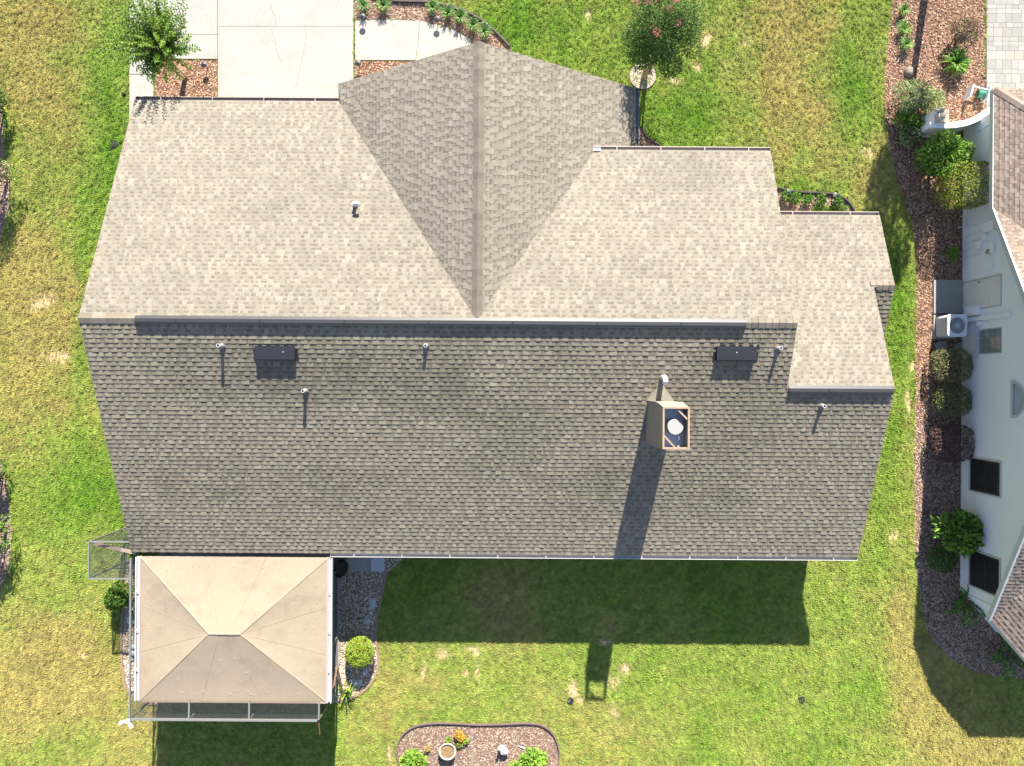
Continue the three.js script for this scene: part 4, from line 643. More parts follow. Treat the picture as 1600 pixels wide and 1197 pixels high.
  // furniture-free dark interior wall openings are under the roof; screened dog-leg entry on the outer side
  const e = base('screen_entry'); tag(e, 'small screened aluminium enclosure at the house corner beside the lanai', 'enclosure');
  const a0 = -14.15, a1 = X0 - .1, c0 = 5.42, c1 = 6.66, h = 2.3; const br = (a, b, w = .045, t = .05, n = 'beam', mm = M.alu) => new MB().bar(a, b, w, t).build(n, mm, e);
  for (const [x, z] of [[a0, c0], [a0, c1], [a1, c1]]) new MB().box(x - .022, 0, z - .022, x + .022, h - .025, z + .022).build('post', M.alu, e);
  br(V(a0, h, c0 - .02), V(a0, h, c1 + .02)); br(V(a0 + .03, h, c0), V(a1 + .3, h, c0)); br(V(a0 + .03, h, c1), V(a1 + .02, h, c1)); br(V(a0, .06, c0 + .03), V(a0, .06, c1 - .03), .04, .05, 'rail'); br(V(a0 + .03, .06, c1), V(a1 - .03, .06, c1), .04, .05, 'rail'); br(V(a0 + .03, .06, c0), V(a1 + .3, .06, c0), .04, .05, 'rail');
  br(V(a0, .35, c0 + .03), V(a0, .35, c1 - .03), .03, .03, 'rail'); br(V(a0 + .03, 1.0, c1), V(a1 - .03, 1.0, c1), .03, .04, 'rail', M.darkMetal); br(V(a0 + .02, .06, c1 - .5), V(a0 + .02, .9, c1 - .05), .03, .03, 'brace');
  const pn = (a, b, c, d) => { const m = new MB(); m.quad(a, b, c, d); m.build('screen_panel', M.screen, e); };
  pn(V(a0, .09, c0 + .025), V(a0, .09, c1 - .025), V(a0, h - .03, c1 - .025), V(a0, h - .03, c0 + .025)); pn(V(a0 + .025, .09, c1), V(a1 - .025, .09, c1), V(a1 - .025, h - .03, c1), V(a0 + .025, h - .03, c1)); pn(V(a0 + .025, .09, c0), V(a1 + .3, .09, c0), V(a1 + .3, h - .03, c0), V(a0 + .025, h - .03, c0)); pn(V(a0 + .025, h - .005, c0 + .025), V(a1 - .0, h - .005, c0 + .025), V(a1 - .0, h - .005, c1 - .03), V(a0 + .025, h - .005, c1 - .03));
  br(V(a0 + .06, h - .22, c0 + .12), V(a1 + .15, h + .06, c0 + .36), .10, .07, 'downspout', mat([.245, .166, .137], { roughness: .5 }));
  new MB().box(a1 - .25, .0, c0 + .1, a1 + .3, .05, c1 - .2).build('step', M.concrete, e);
}

// ---------------------------------------------------------------- planting
function leaf(b, p, dir, nrm, len, wid, c) {
  const s = dir.clone().cross(nrm).normalize(), n = s.clone().cross(dir), m = p.clone().addScaledVector(dir, len * .5), tip = p.clone().addScaledVector(dir, len).addScaledVector(n, -len * .12);
  const l = m.clone().addScaledVector(s, wid * .5).addScaledVector(n, wid * .16), r = m.clone().addScaledVector(s, -wid * .5).addScaledVector(n, wid * .16);
  b.color(c); b.tri(p, l, tip); b.tri(p, tip, r);
}
const rdir = (R) => { const z = R() * 2 - 1, a = R() * 6.2832, q = Math.sqrt(1 - z * z); return V(q * Math.cos(a), z, q * Math.sin(a)); };
const jit = (c, R, k = .3) => { const f = 1 - k / 2 + k * R(); return [c[0] * f * (1 + .16 * (R() - .5)), c[1] * f, c[2] * f]; };
// rounded or clipped shrub: lumps of leaves over a stem frame
function shrub(name, label, category, px, py, hc, rx, ry, rz, o) {
  const R = rngOf(o.seed), c = G(px, py, hc), g = base(name, V(c.x, 0, c.z)); tag(g, label, category, o.group);
  const b = new MB(), n = o.n, cy = hc, pw = o.square ?? 2, lumps = Array.from({ length: o.lumps ?? 12 }, () => [rdir(R), .75 + .4 * R()]);
  for (let i = 0; i < n; i++) {
    const d = rdir(R); if (d.y < -.35) d.y *= -.6; let k = 1; if (pw > 2) k = Math.pow(Math.pow(Math.abs(d.x), pw) + Math.pow(Math.abs(d.y), pw) + Math.pow(Math.abs(d.z), pw), -1 / pw);
    let l = 1; if (o.rough) { l = .62; for (const [q, s] of lumps) { const t = q.dot(d); if (t > .72) l = Math.max(l, s * (.6 + .4 * (t - .72) / .28)); } }
    const rr = k * l * (1 - Math.pow(R(), o.depth ?? 2.4) * .5), p = V(d.x * rx * rr, cy + d.y * ry * rr, d.z * rz * rr); if (p.y < .03) continue;
    const dir = d.clone().addScaledVector(rdir(R), .9).normalize(), nr = d.clone().addScaledVector(rdir(R), .5).add(V(0, .4, 0)).normalize(); let pal = o.colors[Math.floor(R() * o.colors.length)];
    leaf(b, p, dir, nr, o.len * (.7 + .6 * R()), o.wid * (.7 + .6 * R()), jit(pal, R));
  }
  b.build('foliage', M.leaf, g);
  const s = new MB(); for (let k = 0; k < 6; k++) { const d = rdir(R); s.tube([V(d.x * .05, 0, d.z * .05), V(d.x * rx * .35, cy * .7, d.z * rz * .35), V(d.x * rx * .7, cy + Math.abs(d.y) * ry * .5, d.z * rz * .7)], [.02, .014, .006], 5); } s.build('stem', M.bark, g);
  return g;
}
function tuft(name, label, px, py, r, h, n, colors, seed, group, w = .018) {
  const R = rngOf(seed), c = G(px, py), g = base(name, V(c.x, .01, c.z)); tag(g, label, 'plant', group); const b = new MB();
  for (let i = 0; i < n; i++) {
    const a = R() * 6.2832, L = r * (.55 + .6 * R()), H = h * (.5 + .6 * R()), d = V(Math.cos(a), 0, Math.sin(a)), s = V(-d.z, 0, d.x).multiplyScalar(w * (.6 + .6 * R()) / 2), q = [[.04, 0], [.35, .75], [.72, 1], [1, .72]].map(([u, v]) => d.clone().multiplyScalar(L * u).setY(H * v)); b.color(jit(colors[Math.floor(R() * colors.length)], R));
    for (let k = 0; k < 3; k++) { const e = k === 2 ? .1 : 1; b.quad(q[k].clone().sub(s), q[k].clone().add(s), q[k + 1].clone().addScaledVector(s, e), q[k + 1].clone().addScaledVector(s, -e)); }
  }
  b.build('blades', M.leaf, g);
  const k = new MB(); k.tube([V(0, -.01, 0), V(0, .06, 0)], [.05, .03], 6); k.build('crown_base', M.bark, g); return g;
}
const GREEN = [[.06, .15, .018], [.085, .20, .025], [.045, .11, .015], [.12, .25, .035]], LIME = [[.16, .29, .025], [.21, .34, .04], [.11, .22, .02], [.26, .38, .06]], DARK = [[.035, .085, .015], [.05, .11, .02], [.028, .06, .012]], OLIVE = [[.17, .17, .07], [.22, .20, .10], [.12, .13, .05], [.27, .24, .14]], PLUM = [[.10, .055, .05], [.15, .08, .075], [.07, .05, .045], [.20, .12, .11]], PALE = [[.40, .43, .23], [.32, .38, .14], [.48, .49, .31], [.19, .27, .08]], YEL = [[.24, .28, .02], [.30, .33, .035], [.17, .23, .02], [.34, .35, .06]];

{ // young tree by the driveway: long leafy shoots
  const R = rngOf(601), c = G(289, 122), g = base('young_tree', V(c.x, 0, c.z)); tag(g, 'young bright green tree with long leafy shoots by the driveway', 'tree');
  const cc = V(.30, 2.4, .02), st = new MB(), fo = new MB(), sh = new MB();
  for (const [dx, dz] of [[-.05, .02], [.07, -.03], [0, .06]]) st.tube([V(dx, 0, dz), V(dx * 1.4 - .03, 1.0, dz), V(dx * 2 + cc.x * .8, 2.15, dz * 2 + cc.z)], [.038, .032, .024], 7);
  st.build('trunk', mat([.331, .245, .158], { map: T.speck }), g);
  for (let k = 0; k < 150; k++) {
    const d = rdir(R); d.y = Math.abs(d.y) * 1.0 - .12; d.normalize(); const L = (.72 + .68 * R()) * (d.y > .25 ? 1.34 : .95), bend = V((R() - .5) * .3, .25 + .1 * R(), (R() - .5) * .3), o = cc.clone().add(V((R() - .5) * .3, (R() - .3) * .5, (R() - .5) * .3));
    const at = (t) => o.clone().addScaledVector(d, L * t).addScaledVector(bend, t * t * L * .6), pts = [0, .33, .66, 1].map(at); sh.tube(pts, [.009, .006, .004, .002], 4);
    const n = 38, cl = [[.12, .20, .022], [.16, .25, .03], [.09, .16, .02], [.20, .29, .04], [.10, .18, .02]][Math.floor(R() * 5)]; for (let i = 0; i < n; i++) { const t = .22 + .78 * i / n, p = at(t), q = at(Math.min(1.02, t + .03)).sub(p).normalize(), a = i * 2.3, s = q.clone().cross(V(.3, 1, .2)).normalize(), u = s.clone().cross(q), side = s.multiplyScalar(Math.cos(a)).addScaledVector(u, Math.sin(a)), dir = q.clone().multiplyScalar(.65).add(side).normalize(); leaf(fo, p, dir, V(0, 1, 0).addScaledVector(rdir(R), .5).normalize(), (.14 * (.75 + .5 * R()) * (1.1 - .4 * t)), .056, jit(t > .7 && R() < .5 ? LIME[2] : cl, R, .4)); }
  }
  fo.build('crown', M.leaf, g); sh.build('shoots', M.bark, g);
}
{ // flowering tree on the front lawn
  const R = rngOf(602), c = G(1006, 120), g = base('flowering_tree', V(c.x, 0, c.z)); tag(g, 'flowering tree with dense dark crown and pink blooms', 'tree');
  const cc = V(.08, 3.2, -.06), st = new MB(), fo = new MB();
  for (const [dx, dz, ex, ez] of [[-.06, .03, -.5, -.3], [.08, -.02, .55, -.2], [.01, .09, .1, .5], [.05, -.08, .15, -.6]]) st.tube([V(dx, 0, dz), V(dx * 2, .8, dz * 2), V(cc.x * .6 + ex * .4, 1.9, cc.z + ez * .4), V(cc.x + ex, 3.2, cc.z + ez)], [.05, .042, .03, .012], 7);
  st.build('trunk', mat([.302, .223, .151], { map: T.speck }), g);
  const lumps = []; for (let k = 0; k < 76; k++) { const d = rdir(R), r = Math.pow(R(), .45) * .95; lumps.push([V(cc.x + d.x * r * 1.16, cc.y + d.y * r * 1.6, cc.z + d.z * r * 1.16), .26 + .2 * R()]); }
  for (const [p, r] of lumps) { const cl = Math.floor(R() * 3); for (let i = 0; i < 210; i++) { const d = rdir(R), q = p.clone().addScaledVector(d, r * (1 - .5 * R() * R())); leaf(fo, q, d.clone().addScaledVector(rdir(R), .9).normalize(), d.clone().add(V(0, .7, 0)).addScaledVector(rdir(R), .5).normalize(), .075 * (.7 + .6 * R()), .042, jit([[.065, .125, .022], [.085, .155, .03], [.105, .185, .04]][cl], R, .4)); } }
  fo.build('crown', M.leaf, g);
  for (let k = 0; k < 24; k++) { const [p, r] = lumps[(k * 7) % lumps.length], d = rdir(R); d.y = Math.abs(d.y) + .5; d.normalize(); const o = p.clone().addScaledVector(d, r * 1.0), b = new MB(); if (o.y < 3.5) continue; for (let i = 0; i < 46; i++) { const q = rdir(R), w = o.clone().addScaledVector(q, (.095 * (.5 + .5 * R()))); leaf(b, w, q, rdir(R), .055, .045, jit([[.50, .10, .17], [.60, .20, .25], [.42, .08, .14]][Math.floor(R() * 3)], R)); } b.build('blossom', M.leaf, g); }
  const ring = base('tree_ring', V(c.x, 0, c.z)); tag(ring, 'round pale stone ring around the foot of the flowering tree', 'edging');
  const R2 = rngOf(4), tone = [[.288, .248, .202], [.252, .216, .173], [.310, .274, .227]].map((t) => mat(t, { map: T.speck })); for (let k = 0; k < 14; k++) { const a = k / 14 * 6.2832, e = (k + .93) / 14 * 6.2832, s = (q, r) => [Math.cos(q) * r - .05, Math.sin(q) * r]; new MB().prism([s(a, .36), s((a + e) / 2, .36), s(e, .36), s(e, .48), s((a + e) / 2, .48), s(a, .48)], 0, .08).build('block', tone[Math.floor(R2() * 3)], ring); }
  const cir = Array.from({ length: 20 }, (_, k) => [c.x - .05 + Math.cos(k / 20 * 6.2832) * .355, c.z + Math.sin(k / 20 * 6.2832) * .355]); bed('tree_mulch', cir, 'pale mulch inside the stone ring of the flowering tree', [.288, .216, .144], PEBBLE, 900, [.026, .006, .012, 0], 33, .03);
}
{ // tall slim tree whose trunk stands in the neighbour's bed; crown above the frame
  const R = rngOf(603), c = G(1444, -2), g = base('tall_tree', V(c.x, 0, c.z)); tag(g, 'tall slim tree with grey trunk in the neighbouring mulch bed', 'tree'); const fo = new MB();
  new MB().tube([V(0, 0, 0), V(0, 2.2, 0), V(.03, 4.4, 0), V(0, 6.2, 0)], [.14, .115, .10, .04], 10).build('trunk', mat([.259, .245, .223], { map: T.speck }), g);
  for (let k = 0; k < 36; k++) { const d = rdir(R), q = V(d.x * .85, 5.35 + d.y * 1.35, d.z * .85).multiplyScalar(1), r = .32 + .15 * R(); for (let i = 0; i < 260; i++) { const e = rdir(R); leaf(fo, q.clone().addScaledVector(e, r * (1 - .5 * R() * R())), e.clone().addScaledVector(rdir(R), .8).normalize(), e, .12, .06, jit(DARK[Math.floor(R() * 3)], R)); } }
  fo.build('crown', M.leaf, g);
}
// front bed tufts
[[570, 13, .30, 'first grassy tuft of the front bed, beside the driveway'], [600, 12, .34, 'second grassy tuft of the front bed from the driveway'], [677, 16, .30, 'third grassy tuft of the front bed from the driveway'], [701, 24, .34, 'fourth grassy tuft of the front bed from the driveway'], [719, 31, .34, 'fifth grassy tuft of the front bed from the driveway'], [739, 43, .33, 'sixth grassy tuft of the front bed from the driveway'], [757, 53, .34, 'last grassy tuft of the front bed, nearest the gable peak']].forEach(([x, y, r, l], i) => tuft('grass_tuft', l, x, y, r, .36, 120, [[.13, .25, .06], [.18, .31, .09], [.24, .36, .13], [.10, .19, .04]], 610 + i, 'grassy tufts of the front bed', .02));
[[1407, 20, .27, 'uppermost pale grass tuft along the neighbouring bed edge'], [1408, 49, .33, 'middle pale grass tuft along the neighbouring bed edge'], [1411, 73, .30, 'lowest pale grass tuft along the neighbouring bed edge']].forEach(([x, y, r, l], i) => tuft('grass_tuft', l, x, y, r, .34, 130, [[.20, .34, .07], [.28, .42, .12], [.14, .25, .04]], 620 + i, 'grass tufts in the neighbouring bed', .018));
tuft('strap_leaf_plant', 'strap-leaved green plant in the neighbouring mulch below a purple shrub', 1488, 102, .58, .5, 130, GREEN.concat(LIME), 625, null, .04);
[[1228, 306, 'first young green plant of the wing bed, at the roof edge'], [1243, 310, 'second young green plant of the wing bed'], [1262, 312, 'third young green plant of the wing bed'], [1283, 312, 'fourth young green plant of the wing bed'], [1308, 314, 'fifth young green plant of the wing bed, under the path light']].forEach(([x, y, l], i) => shrub('young_plant', l, 'plant', x, y, .22, .17, .22, .17, { seed: 630 + i, n: 170, len: .11, wid: .05, colors: GREEN.concat([LIME[0]]), rough: 1, group: 'young plants in the wing bed' }));
for (let i = 0; i < 4; i++) shrub('ground_plant', ['first', 'second', 'third', 'last'][i] + ' low lime plant along the wing gutter, counted from the main roof', 'plant', 1278 + i * 13, 327 - (i > 2 ? 2 : 0), .1, .17, .1, .12, { seed: 640 + i, n: 120, len: .09, wid: .04, colors: LIME, rough: 1, group: 'low lime plants along the wing gutter' });

// neighbouring bed shrubs
shrub('variegated_shrub', 'pale variegated shrub at the lawn side of the neighbouring bed', 'shrub', 1424, 152, .55, .62, .5, .62, { seed: 651, n: 1300, len: .14, wid: .035, colors: PALE.concat([DARK[1]]), rough: 1 });
shrub('variegated_shrub', 'yellowish variegated shrub just above the block-capped pillar', 'shrub', 1451, 157, .45, .52, .4, .5, { seed: 652, n: 1100, len: .15, wid: .035, colors: PALE.concat([YEL[1]]), rough: 1 });
shrub('green_shrub', 'small bright green shrub below the pale variegated ones', 'shrub', 1416, 184, .35, .42, .35, .40, { seed: 653, n: 750, len: .11, wid: .05, colors: GREEN.concat(LIME), rough: 1 });
shrub('variegated_shrub', 'lowest grey-green variegated shrub, left of the pillar', 'shrub', 1422, 212, .35, .42, .33, .38, { seed: 654, n: 700, len: .14, wid: .03, colors: PALE.concat(DARK), rough: 1 });
shrub('green_shrub', 'low green shrub at the foot of the block-capped pillar', 'shrub', 1441, 196, .3, .32, .3, .36, { seed: 655, n: 500, len: .10, wid: .05, colors: GREEN, rough: 1 });
shrub('purple_shrub', 'loose plum-coloured shrub beside the block paving', 'shrub', 1506, 50, .5, .62, .45, .6, { seed: 656, n: 1500, len: .07, wid: .035, colors: PLUM.concat(OLIVE), rough: 1 });
shrub('glossy_bush', 'large glossy green bush below the curved white wall', 'bush', 1474, 247, .80, .98, .80, .88, { seed: 657, n: 3800, len: .11, wid: .06, colors: GREEN.concat(LIME), rough: 1, lumps: 26 });
shrub('clipped_bush', 'clipped yellow-green bush against the white side wall', 'bush', 1504, 292, .95, .84, .95, .72, { seed: 658, n: 6000, len: .06, wid: .035, colors: YEL.concat([DARK[1]]), square: 4, depth: 3 });
shrub('small_plant', 'small lime plant at the wall near the service boxes', 'plant', 1489, 396, .18, .25, .18, .25, { seed: 659, n: 200, len: .10, wid: .05, colors: LIME, rough: 1 });
shrub('olive_shrub', 'rounded olive shrub below the air conditioner', 'shrub', 1484, 571, .45, .66, .48, .6, { seed: 660, n: 3200, len: .06, wid: .035, colors: OLIVE, square: 3 });
shrub('olive_shrub', 'smaller olive shrub between the rounded one and the plum hedge', 'shrub', 1486, 626, .42, .60, .45, .55, { seed: 661, n: 2800, len: .06, wid: .035, colors: OLIVE.concat([GREEN[3], DARK[0]]), square: 3 });
shrub('plum_shrub', 'rounded plum shrub above the upper dark window', 'shrub', 1486, 692, .45, .72, .48, .66, { seed: 662, n: 3400, len: .06, wid: .035, colors: PLUM, square: 3 });
shrub('broadleaf_shrub', 'broadleaf shrub between the two dark windows, lit leaves lime', 'shrub', 1505, 832, .85, .88, .7, .8, { seed: 663, n: 900, len: .24, wid: .11, colors: GREEN.concat([LIME[0], LIME[1]]), rough: 1, lumps: 22 });
shrub('round_shrub', 'dark rounded shrub left of the lower dark window', 'shrub', 1471, 872, .4, .5, .42, .5, { seed: 664, n: 1700, len: .06, wid: .035, colors: DARK.concat(GREEN) });
function fern(label, px, py, h, r, n, seed) {
  const R = rngOf(seed), c = G(px, py, 0), g = base('frond_plant', V(c.x, 0, c.z)); tag(g, label, 'plant', 'dark frond plants in the shade of the white house'); const b = new MB(), s = new MB();
  for (let k = 0; k < n; k++) { const a = k * 2.4 + R(), L = r * (.7 + .5 * R()), H = h * (.6 + .5 * R()), d = V(Math.cos(a), 0, Math.sin(a)), at = (t) => d.clone().multiplyScalar(L * t).setY(.1 + H * Math.sin(t * 2.2)), sd = V(-d.z, 0, d.x); s.tube([at(0), at(.4), at(.8), at(1)], [.012, .009, .006, .003], 4); for (let i = 2; i < 16; i++) for (const q of [-1, 1]) leaf(b, at(i / 16), sd.clone().multiplyScalar(q).addScaledVector(d, .7).normalize(), V(0, 1, 0), .20 * (1.1 - i / 22), .055, jit(R() < .12 ? LIME[1] : GREEN[Math.floor(R() * 3)], R)); }
  b.build('fronds', M.leaf, g); s.build('stalks', M.bark, g);
}
fern('dark frond plant below the lower dark window', 1503, 935, .7, .85, 15, 671); fern('dark frond plant under the angled roof corner', 1562, 1018, .7, .9, 15, 672); fern('dark frond plant at the far end beneath the angled eave', 1585, 975, .5, .7, 12, 673);
// back garden
shrub('round_bush', 'round bright yellow-green bush in the pebble bed', 'bush', 562, 1019, .5, .50, .46, .52, { seed: 681, n: 4200, len: .06, wid: .035, colors: YEL.concat([LIME[0], LIME[1]]), depth: 3 });
shrub('leafy_bush', 'leafy green bush below the small screened enclosure', 'bush', 186, 934, .55, .50, .5, .50, { seed: 682, n: 1500, len: .10, wid: .055, colors: GREEN.concat(LIME), rough: 1, lumps: 18 });
shrub('entry_plant', 'slim green plant between screened enclosure and house wall', 'plant', 206, 838, .5, .22, .5, .3, { seed: 683, n: 420, len: .1, wid: .05, colors: GREEN, rough: 1 });
shrub('lime_bush', 'leafy lime bush in the island bed beside the round pot', 'bush', 648, 1190, .4, .55, .36, .42, { seed: 684, n: 620, len: .15, wid: .09, colors: LIME, rough: 1, lumps: 14 });
shrub('lime_bush', 'leafy lime bush in the island bed beside the white goose', 'bush', 833, 1190, .35, .60, .32, .40, { seed: 685, n: 720, len: .15, wid: .09, colors: LIME, rough: 1, lumps: 14 });
shrub('lime_bush', 'low lime plant at the frame edge between goose and bush', 'bush', 803, 1200, .2, .25, .2, .2, { seed: 686, n: 200, len: .12, wid: .07, colors: LIME, rough: 1 });
shrub('marigold', 'orange marigold clump above the round pot', 'flower', 718, 1150, .17, .19, .15, .17, { seed: 687, n: 330, len: .06, wid: .04, colors: [[.60, .26, .02], [.66, .34, .03], [.18, .26, .04]], rough: 1 });
[[701, 1156, 'small round green plant touching the rim of the round pot'], [718, 1163, 'small round green plant straight below the orange marigold'], [728, 1158, 'small round green plant on the goose side of the marigold']].forEach(([x, y, l], i) => shrub('small_plant', l, 'plant', x, y, .11, .12, .1, .12, { seed: 690 + i, n: 190, len: .05, wid: .03, colors: LIME.concat([YEL[1]]), rough: 1, group: 'small round plants around the marigold' }));
shrub('marigold', 'small faded orange flower beside the lime bush', 'flower', 667, 1171, .12, .11, .1, .1, { seed: 694, n: 130, len: .06, wid: .03, colors: [[.52, .30, .12], [.45, .33, .14], [.25, .25, .06]], rough: 1 });
{ // palm seedling at the curb
  tuft('palm_seedling', 'spindly yellow-green seedling at the curb of the pebble bed', 543, 1078, .42, .5, 26, [[.30, .36, .04], [.20, .30, .03], [.10, .17, .02]], 695, null, .05);
}
// shrubs on the far side lawn, cut by the frame
shrub('border_shrub', 'uppermost dark shrub cut by the frame on the lawn border', 'shrub', -14, 165, .7, .6, .7, .6, { seed: 701, n: 1500, len: .09, wid: .05, colors: DARK.concat(GREEN), rough: 1, group: 'shrubs along the lawn border' });
shrub('border_shrub', 'dark shrub with pale leaves cut by the frame nearer the driveway', 'shrub', -20, 268, 1.05, .78, 1.05, .72, { seed: 702, n: 2300, len: .09, wid: .05, colors: DARK.concat(PALE.slice(0, 1), GREEN), rough: 1, lumps: 22, group: 'shrubs along the lawn border' });
shrub('border_shrub', 'small dark shrub cut by the frame above the lime one', 'shrub', -16, 742, .7, .6, .7, .6, { seed: 703, n: 1500, len: .09, wid: .05, colors: DARK.concat(GREEN), rough: 1, group: 'shrubs along the lawn border' });
shrub('border_shrub', 'lime-leaved shrub cut by the frame nearer the lanai', 'shrub', -22, 836, 1.05, .78, 1.05, .75, { seed: 704, n: 2300, len: .09, wid: .05, colors: GREEN.concat([LIME[0], LIME[1]]), rough: 1, lumps: 22, group: 'shrubs along the lawn border' });

// ---------------------------------------------------------------- small garden things
function pathLight(px, py, label, h = .36) {
  const c = G(px, py, h), g = base('path_light', V(c.x, 0, c.z)); tag(g, label, 'light', 'garden path lights');
  new MB().tube([V(0, 0, 0), V(0, h - .04, 0)], .012, 8).build('stake', M.black, g);
  new MB().tube([V(0, h - .05, 0), V(0, h - .03, 0), V(0, h, 0), V(0, h + .02, 0)], [.11, .115, .05, .015], 20).build('shade', mat([.025, .025, .027], { roughness: .55 }), g);
}
pathLight(566, 25, 'black path light at the driveway end of the front bed'); pathLight(683, 29, 'black path light halfway along the curved front bed'); pathLight(559, 98, 'black path light in the small bed at the walkway'); pathLight(318, 100, 'black path light beside the young tree by the driveway'); pathLight(1233, 300, 'black path light of the wing bed nearer the main roof'); pathLight(1307, 305, 'black path light at the outer corner of the wing bed');
for (const [x, y, l] of [[891, 1095, 'round black drain cover in the bare patch of the back lawn'], [1252, 1093, 'round black drain cover in the green back lawn']]) { const c = G(x, y), g = base('drain_cover', V(c.x, 0, c.z)); tag(g, l, 'drain cover'); new MB().tube([V(0, -.02, 0), V(0, .05, 0), V(0, .055, 0)], [.13, .13, .11], 20).build('lid', M.darkMetal, g); const r = new MB(); for (let k = -2; k <= 2; k++) r.bar(V(-.09 + Math.abs(k) * .012, .058, k * .036), V(.09 - Math.abs(k) * .012, .058, k * .036), .012, .006); r.build('rib', M.black, g); }
{ const c = G(178, 226), g = base('irrigation_box', V(c.x, 0, c.z), .3); tag(g, 'small black irrigation box sunk in the lawn near the garage', 'drain cover'); new MB().box(-.15, -.02, -.12, .15, .045, .12).build('lid', M.darkMetal, g); new MB().box(-.06, .046, -.015, .06, .056, .015).build('grip', M.black, g);
  const d = G(195, 148), k = base('sprinkler', V(d.x, 0, d.z)); tag(k, 'small black sprinkler head at the edge of the concrete strip', 'sprinkler'); new MB().tube([V(0, 0, 0), V(0, .10, 0), V(0, .12, 0)], [.06, .06, .04], 12).build('body', M.black, k); new MB().tube([V(0, .12, 0), V(0, .15, 0)], .025, 8).build('nozzle', M.darkMetal, k); }
function rock(label, px, py, rx, ry, rz, seed, material = M.stone, group = null, name = 'rock') {
  const c = G(px, py), g = new THREE.IcosahedronGeometry(1, 3), P = g.attributes.position; for (let i = 0; i < P.count; i++) { const v = V(P.getX(i), P.getY(i), P.getZ(i)), f = .8 + .4 * fbm(v.x * 1.3 + seed, v.z * 1.3 + v.y * 1.7 + seed, seed, 3); P.setXYZ(i, v.x * rx * f, Math.max(v.y, -.4) * ry * f, v.z * rz * f); } g.computeVertexNormals();
  const m = mesh(name, g, material); m.position.set(c.x, ry * .3, c.z); return tag(m, label, 'rock', group);
}
rock('long pale flat stone on the shaded pebbles', 582, 943, .13, .05, .21, 5); rock('small pale stone between the two flat ones on the pebbles', 580, 957, .07, .04, .10, 6); rock('square pale flat stone on the shaded pebbles', 573, 970, .15, .05, .12, 7);
rock('large grey rock below the round yellow-green bush', 556, 1064, .24, .14, .15, 8, mat([.331, .346, .360], { map: T.speck })); rock('upright grey rock right below the round bush', 571, 1048, .12, .15, .16, 9, mat([.360, .360, .367], { map: T.speck }));
rock('grey rock in the narrow pebble strip, upper one', 206, 968, .16, .14, .20, 10); rock('grey rock in the narrow pebble strip, lower one', 211, 1015, .15, .14, .22, 11);
rock('dark bark-like stump beside the pale grass tufts in the mulch', 1419, 114, .17, .16, .2, 12, mat([.194, .158, .130], { map: T.speck }));
rock('small dark teal stone on the shaded pebbles', 562, 956, .06, .04, .06, 13, mat([.036, .101, .101]));
{ // slab and drum pots under the back eave
  const c = G(562, 880), m = new MB().box(-.52, 0, -.3, .42, .10, .28).build('concrete_slab', M.shadeConcrete); m.position.set(c.x, .01, c.z); tag(m, 'wide pale slab under the back eave beside the lanai', 'slab');
  const d = G(591, 880), n = new MB().box(-.25, 0, -.3, .25, .14, .27).build('concrete_slab', mat([.403, .432, .461], { map: T.speck })); n.position.set(d.x, .01, d.z); tag(n, 'square pale slab at the end of the wide one under the eave', 'slab');
  for (const [x, y, r, h, l] of [[536, 884, .27, .5, 'large black drum planter at the lanai corner under the eave'], [533, 893, .16, .3, 'small black pot in front of the drum planter']]) { const q = G(x, y), g = base('drum_planter', V(q.x, 0, q.z)); tag(g, l, 'planter'); const pr = [[0, .02], [r * .85, .02], [r, h], [r * .93, h], [r * .88, h - .06], [0, h - .06]].map(([a, b]) => new THREE.Vector2(a, b)); mesh('pot', new THREE.LatheGeometry(pr, 24), M.black, g); new MB().tube([V(0, h - .07, 0), V(0, h - .05, 0)], r * .87, 16).build('soil', mat([.036, .025, .018]), g); }
}
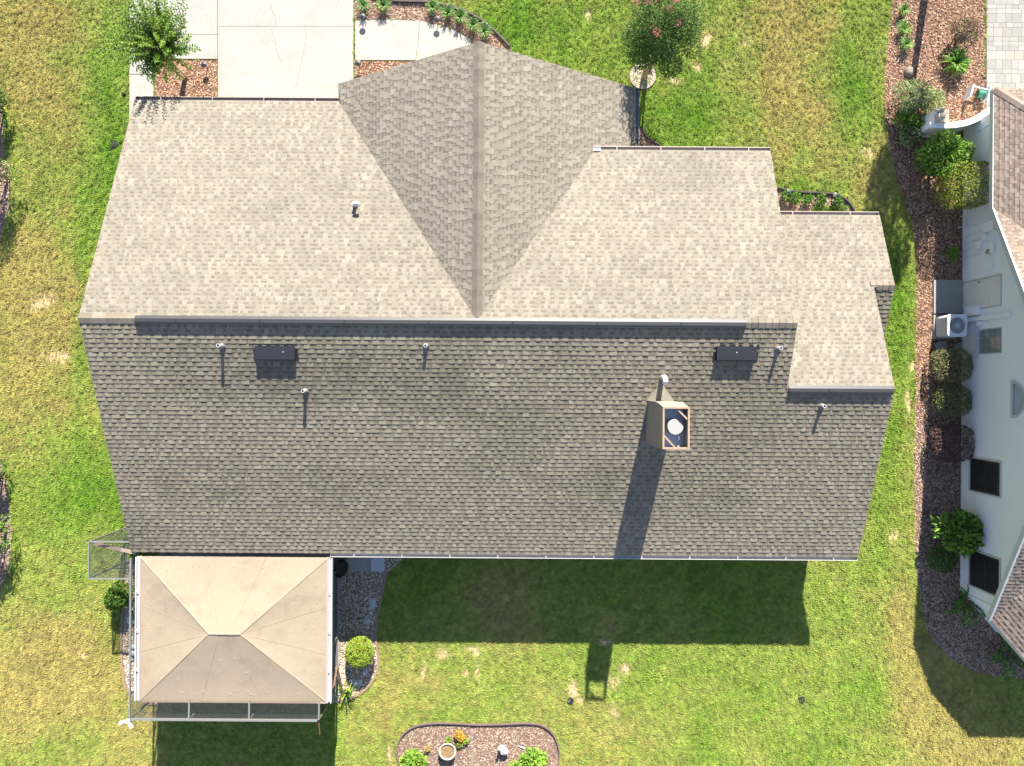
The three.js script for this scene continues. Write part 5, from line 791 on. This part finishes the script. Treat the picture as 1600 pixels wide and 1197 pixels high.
{ // round pot in the island bed
  const c = G(699, 1175, .3), g = base('round_pot', V(c.x, 0, c.z)); tag(g, 'round cream pot of dry soil in the island bed', 'pot'); const pr = [[0, 0], [.2, 0], [.28, .26], [.31, .27], [.31, .31], [.265, .31], [.25, .25], [0, .25]].map(([a, b]) => new THREE.Vector2(a, b)); mesh('pot', new THREE.LatheGeometry(pr, 36), mat([.475, .432, .360], { map: T.speck }), g); new MB().tube([V(0, .25, 0), V(0, .268, 0)], .252, 24).build('soil', mat([.216, .137, .072], { map: T.speck, bumpMap: T.bump, bumpScale: .02 }), g);
  const R = rngOf(8), b = new MB(); for (let k = 0; k < 40; k++) { const a = R() * 6.28, r = R() * .22; leaf(b, V(Math.cos(a) * r, .275, Math.sin(a) * r), rdir(R).setY(.2).normalize(), V(0, 1, 0), .07, .03, jit([.42, .28, .13], R)); } b.build('dry_leaves', M.leaf, g);
}
{ // white goose ornament: body, neck and head as one turned surface, plus beak and base
  const c = G(786, 1171, .2), g = base('goose_ornament', V(c.x, 0, c.z), 2.35); tag(g, 'white goose ornament standing in the island bed', 'ornament');
  const pts = [V(-.26, .20, 0), V(-.20, .20, 0), V(-.10, .20, 0), V(.02, .21, 0), V(.12, .25, 0), V(.16, .32, 0), V(.17, .40, 0), V(.19, .46, 0), V(.23, .47, 0), V(.26, .465, 0)], rr = [.015, .07, .125, .135, .10, .055, .04, .045, .04, .015]; const w = mat([.576, .569, .547], { roughness: .45 });
  new MB().tube(pts, rr, 18).build('body', w, g); new MB().tube([V(.255, .465, 0), V(.32, .455, 0)], [.018, .006], 8).build('beak', mat([.396, .180, .029]), g); for (const s of [-1, 1]) new MB().tube([V(-.2, .24, s * .06), V(-.06, .25, s * .115), V(.06, .26, s * .09)], [.015, .045, .02], 8).build('wing', w, g); for (const s of [-1, 1]) new MB().tube([V(0, 0, s * .05), V(0, .12, s * .05)], .015, 6).build('leg', mat([.396, .180, .029]), g);
}
{ const a = G(809, 1165), b = G(821, 1169), m = new MB().tube([V(a.x, .03, a.z), V(b.x, .05, b.z)], .018, 7); tag(m.build('white_stake', M.white), 'white plastic stake lying in the island bed', 'stake');
  const c = G(832, 1177, .2), g = base('plant_marker', V(c.x, 0, c.z)); tag(g, 'small white plant marker standing at the lime bush near the goose', 'marker'); new MB().tube([V(0, 0, 0), V(0, .3, 0)], .008, 6).build('stake', M.black, g); new MB().box(-.03, .26, -.08, .03, .275, .08).build('plate', M.white, g);
  const d = G(738, 1188), p = new MB().box(-.06, 0, -.28, .06, .04, .28).build('weathered_plank', mat([.216, .166, .115], { map: T.speck })); p.position.set(d.x, .012, d.z); p.rotation.y = -.06; tag(p, 'weathered plank half buried in the middle of the island bed', 'plank');
}
renderer.render(scene, camera);
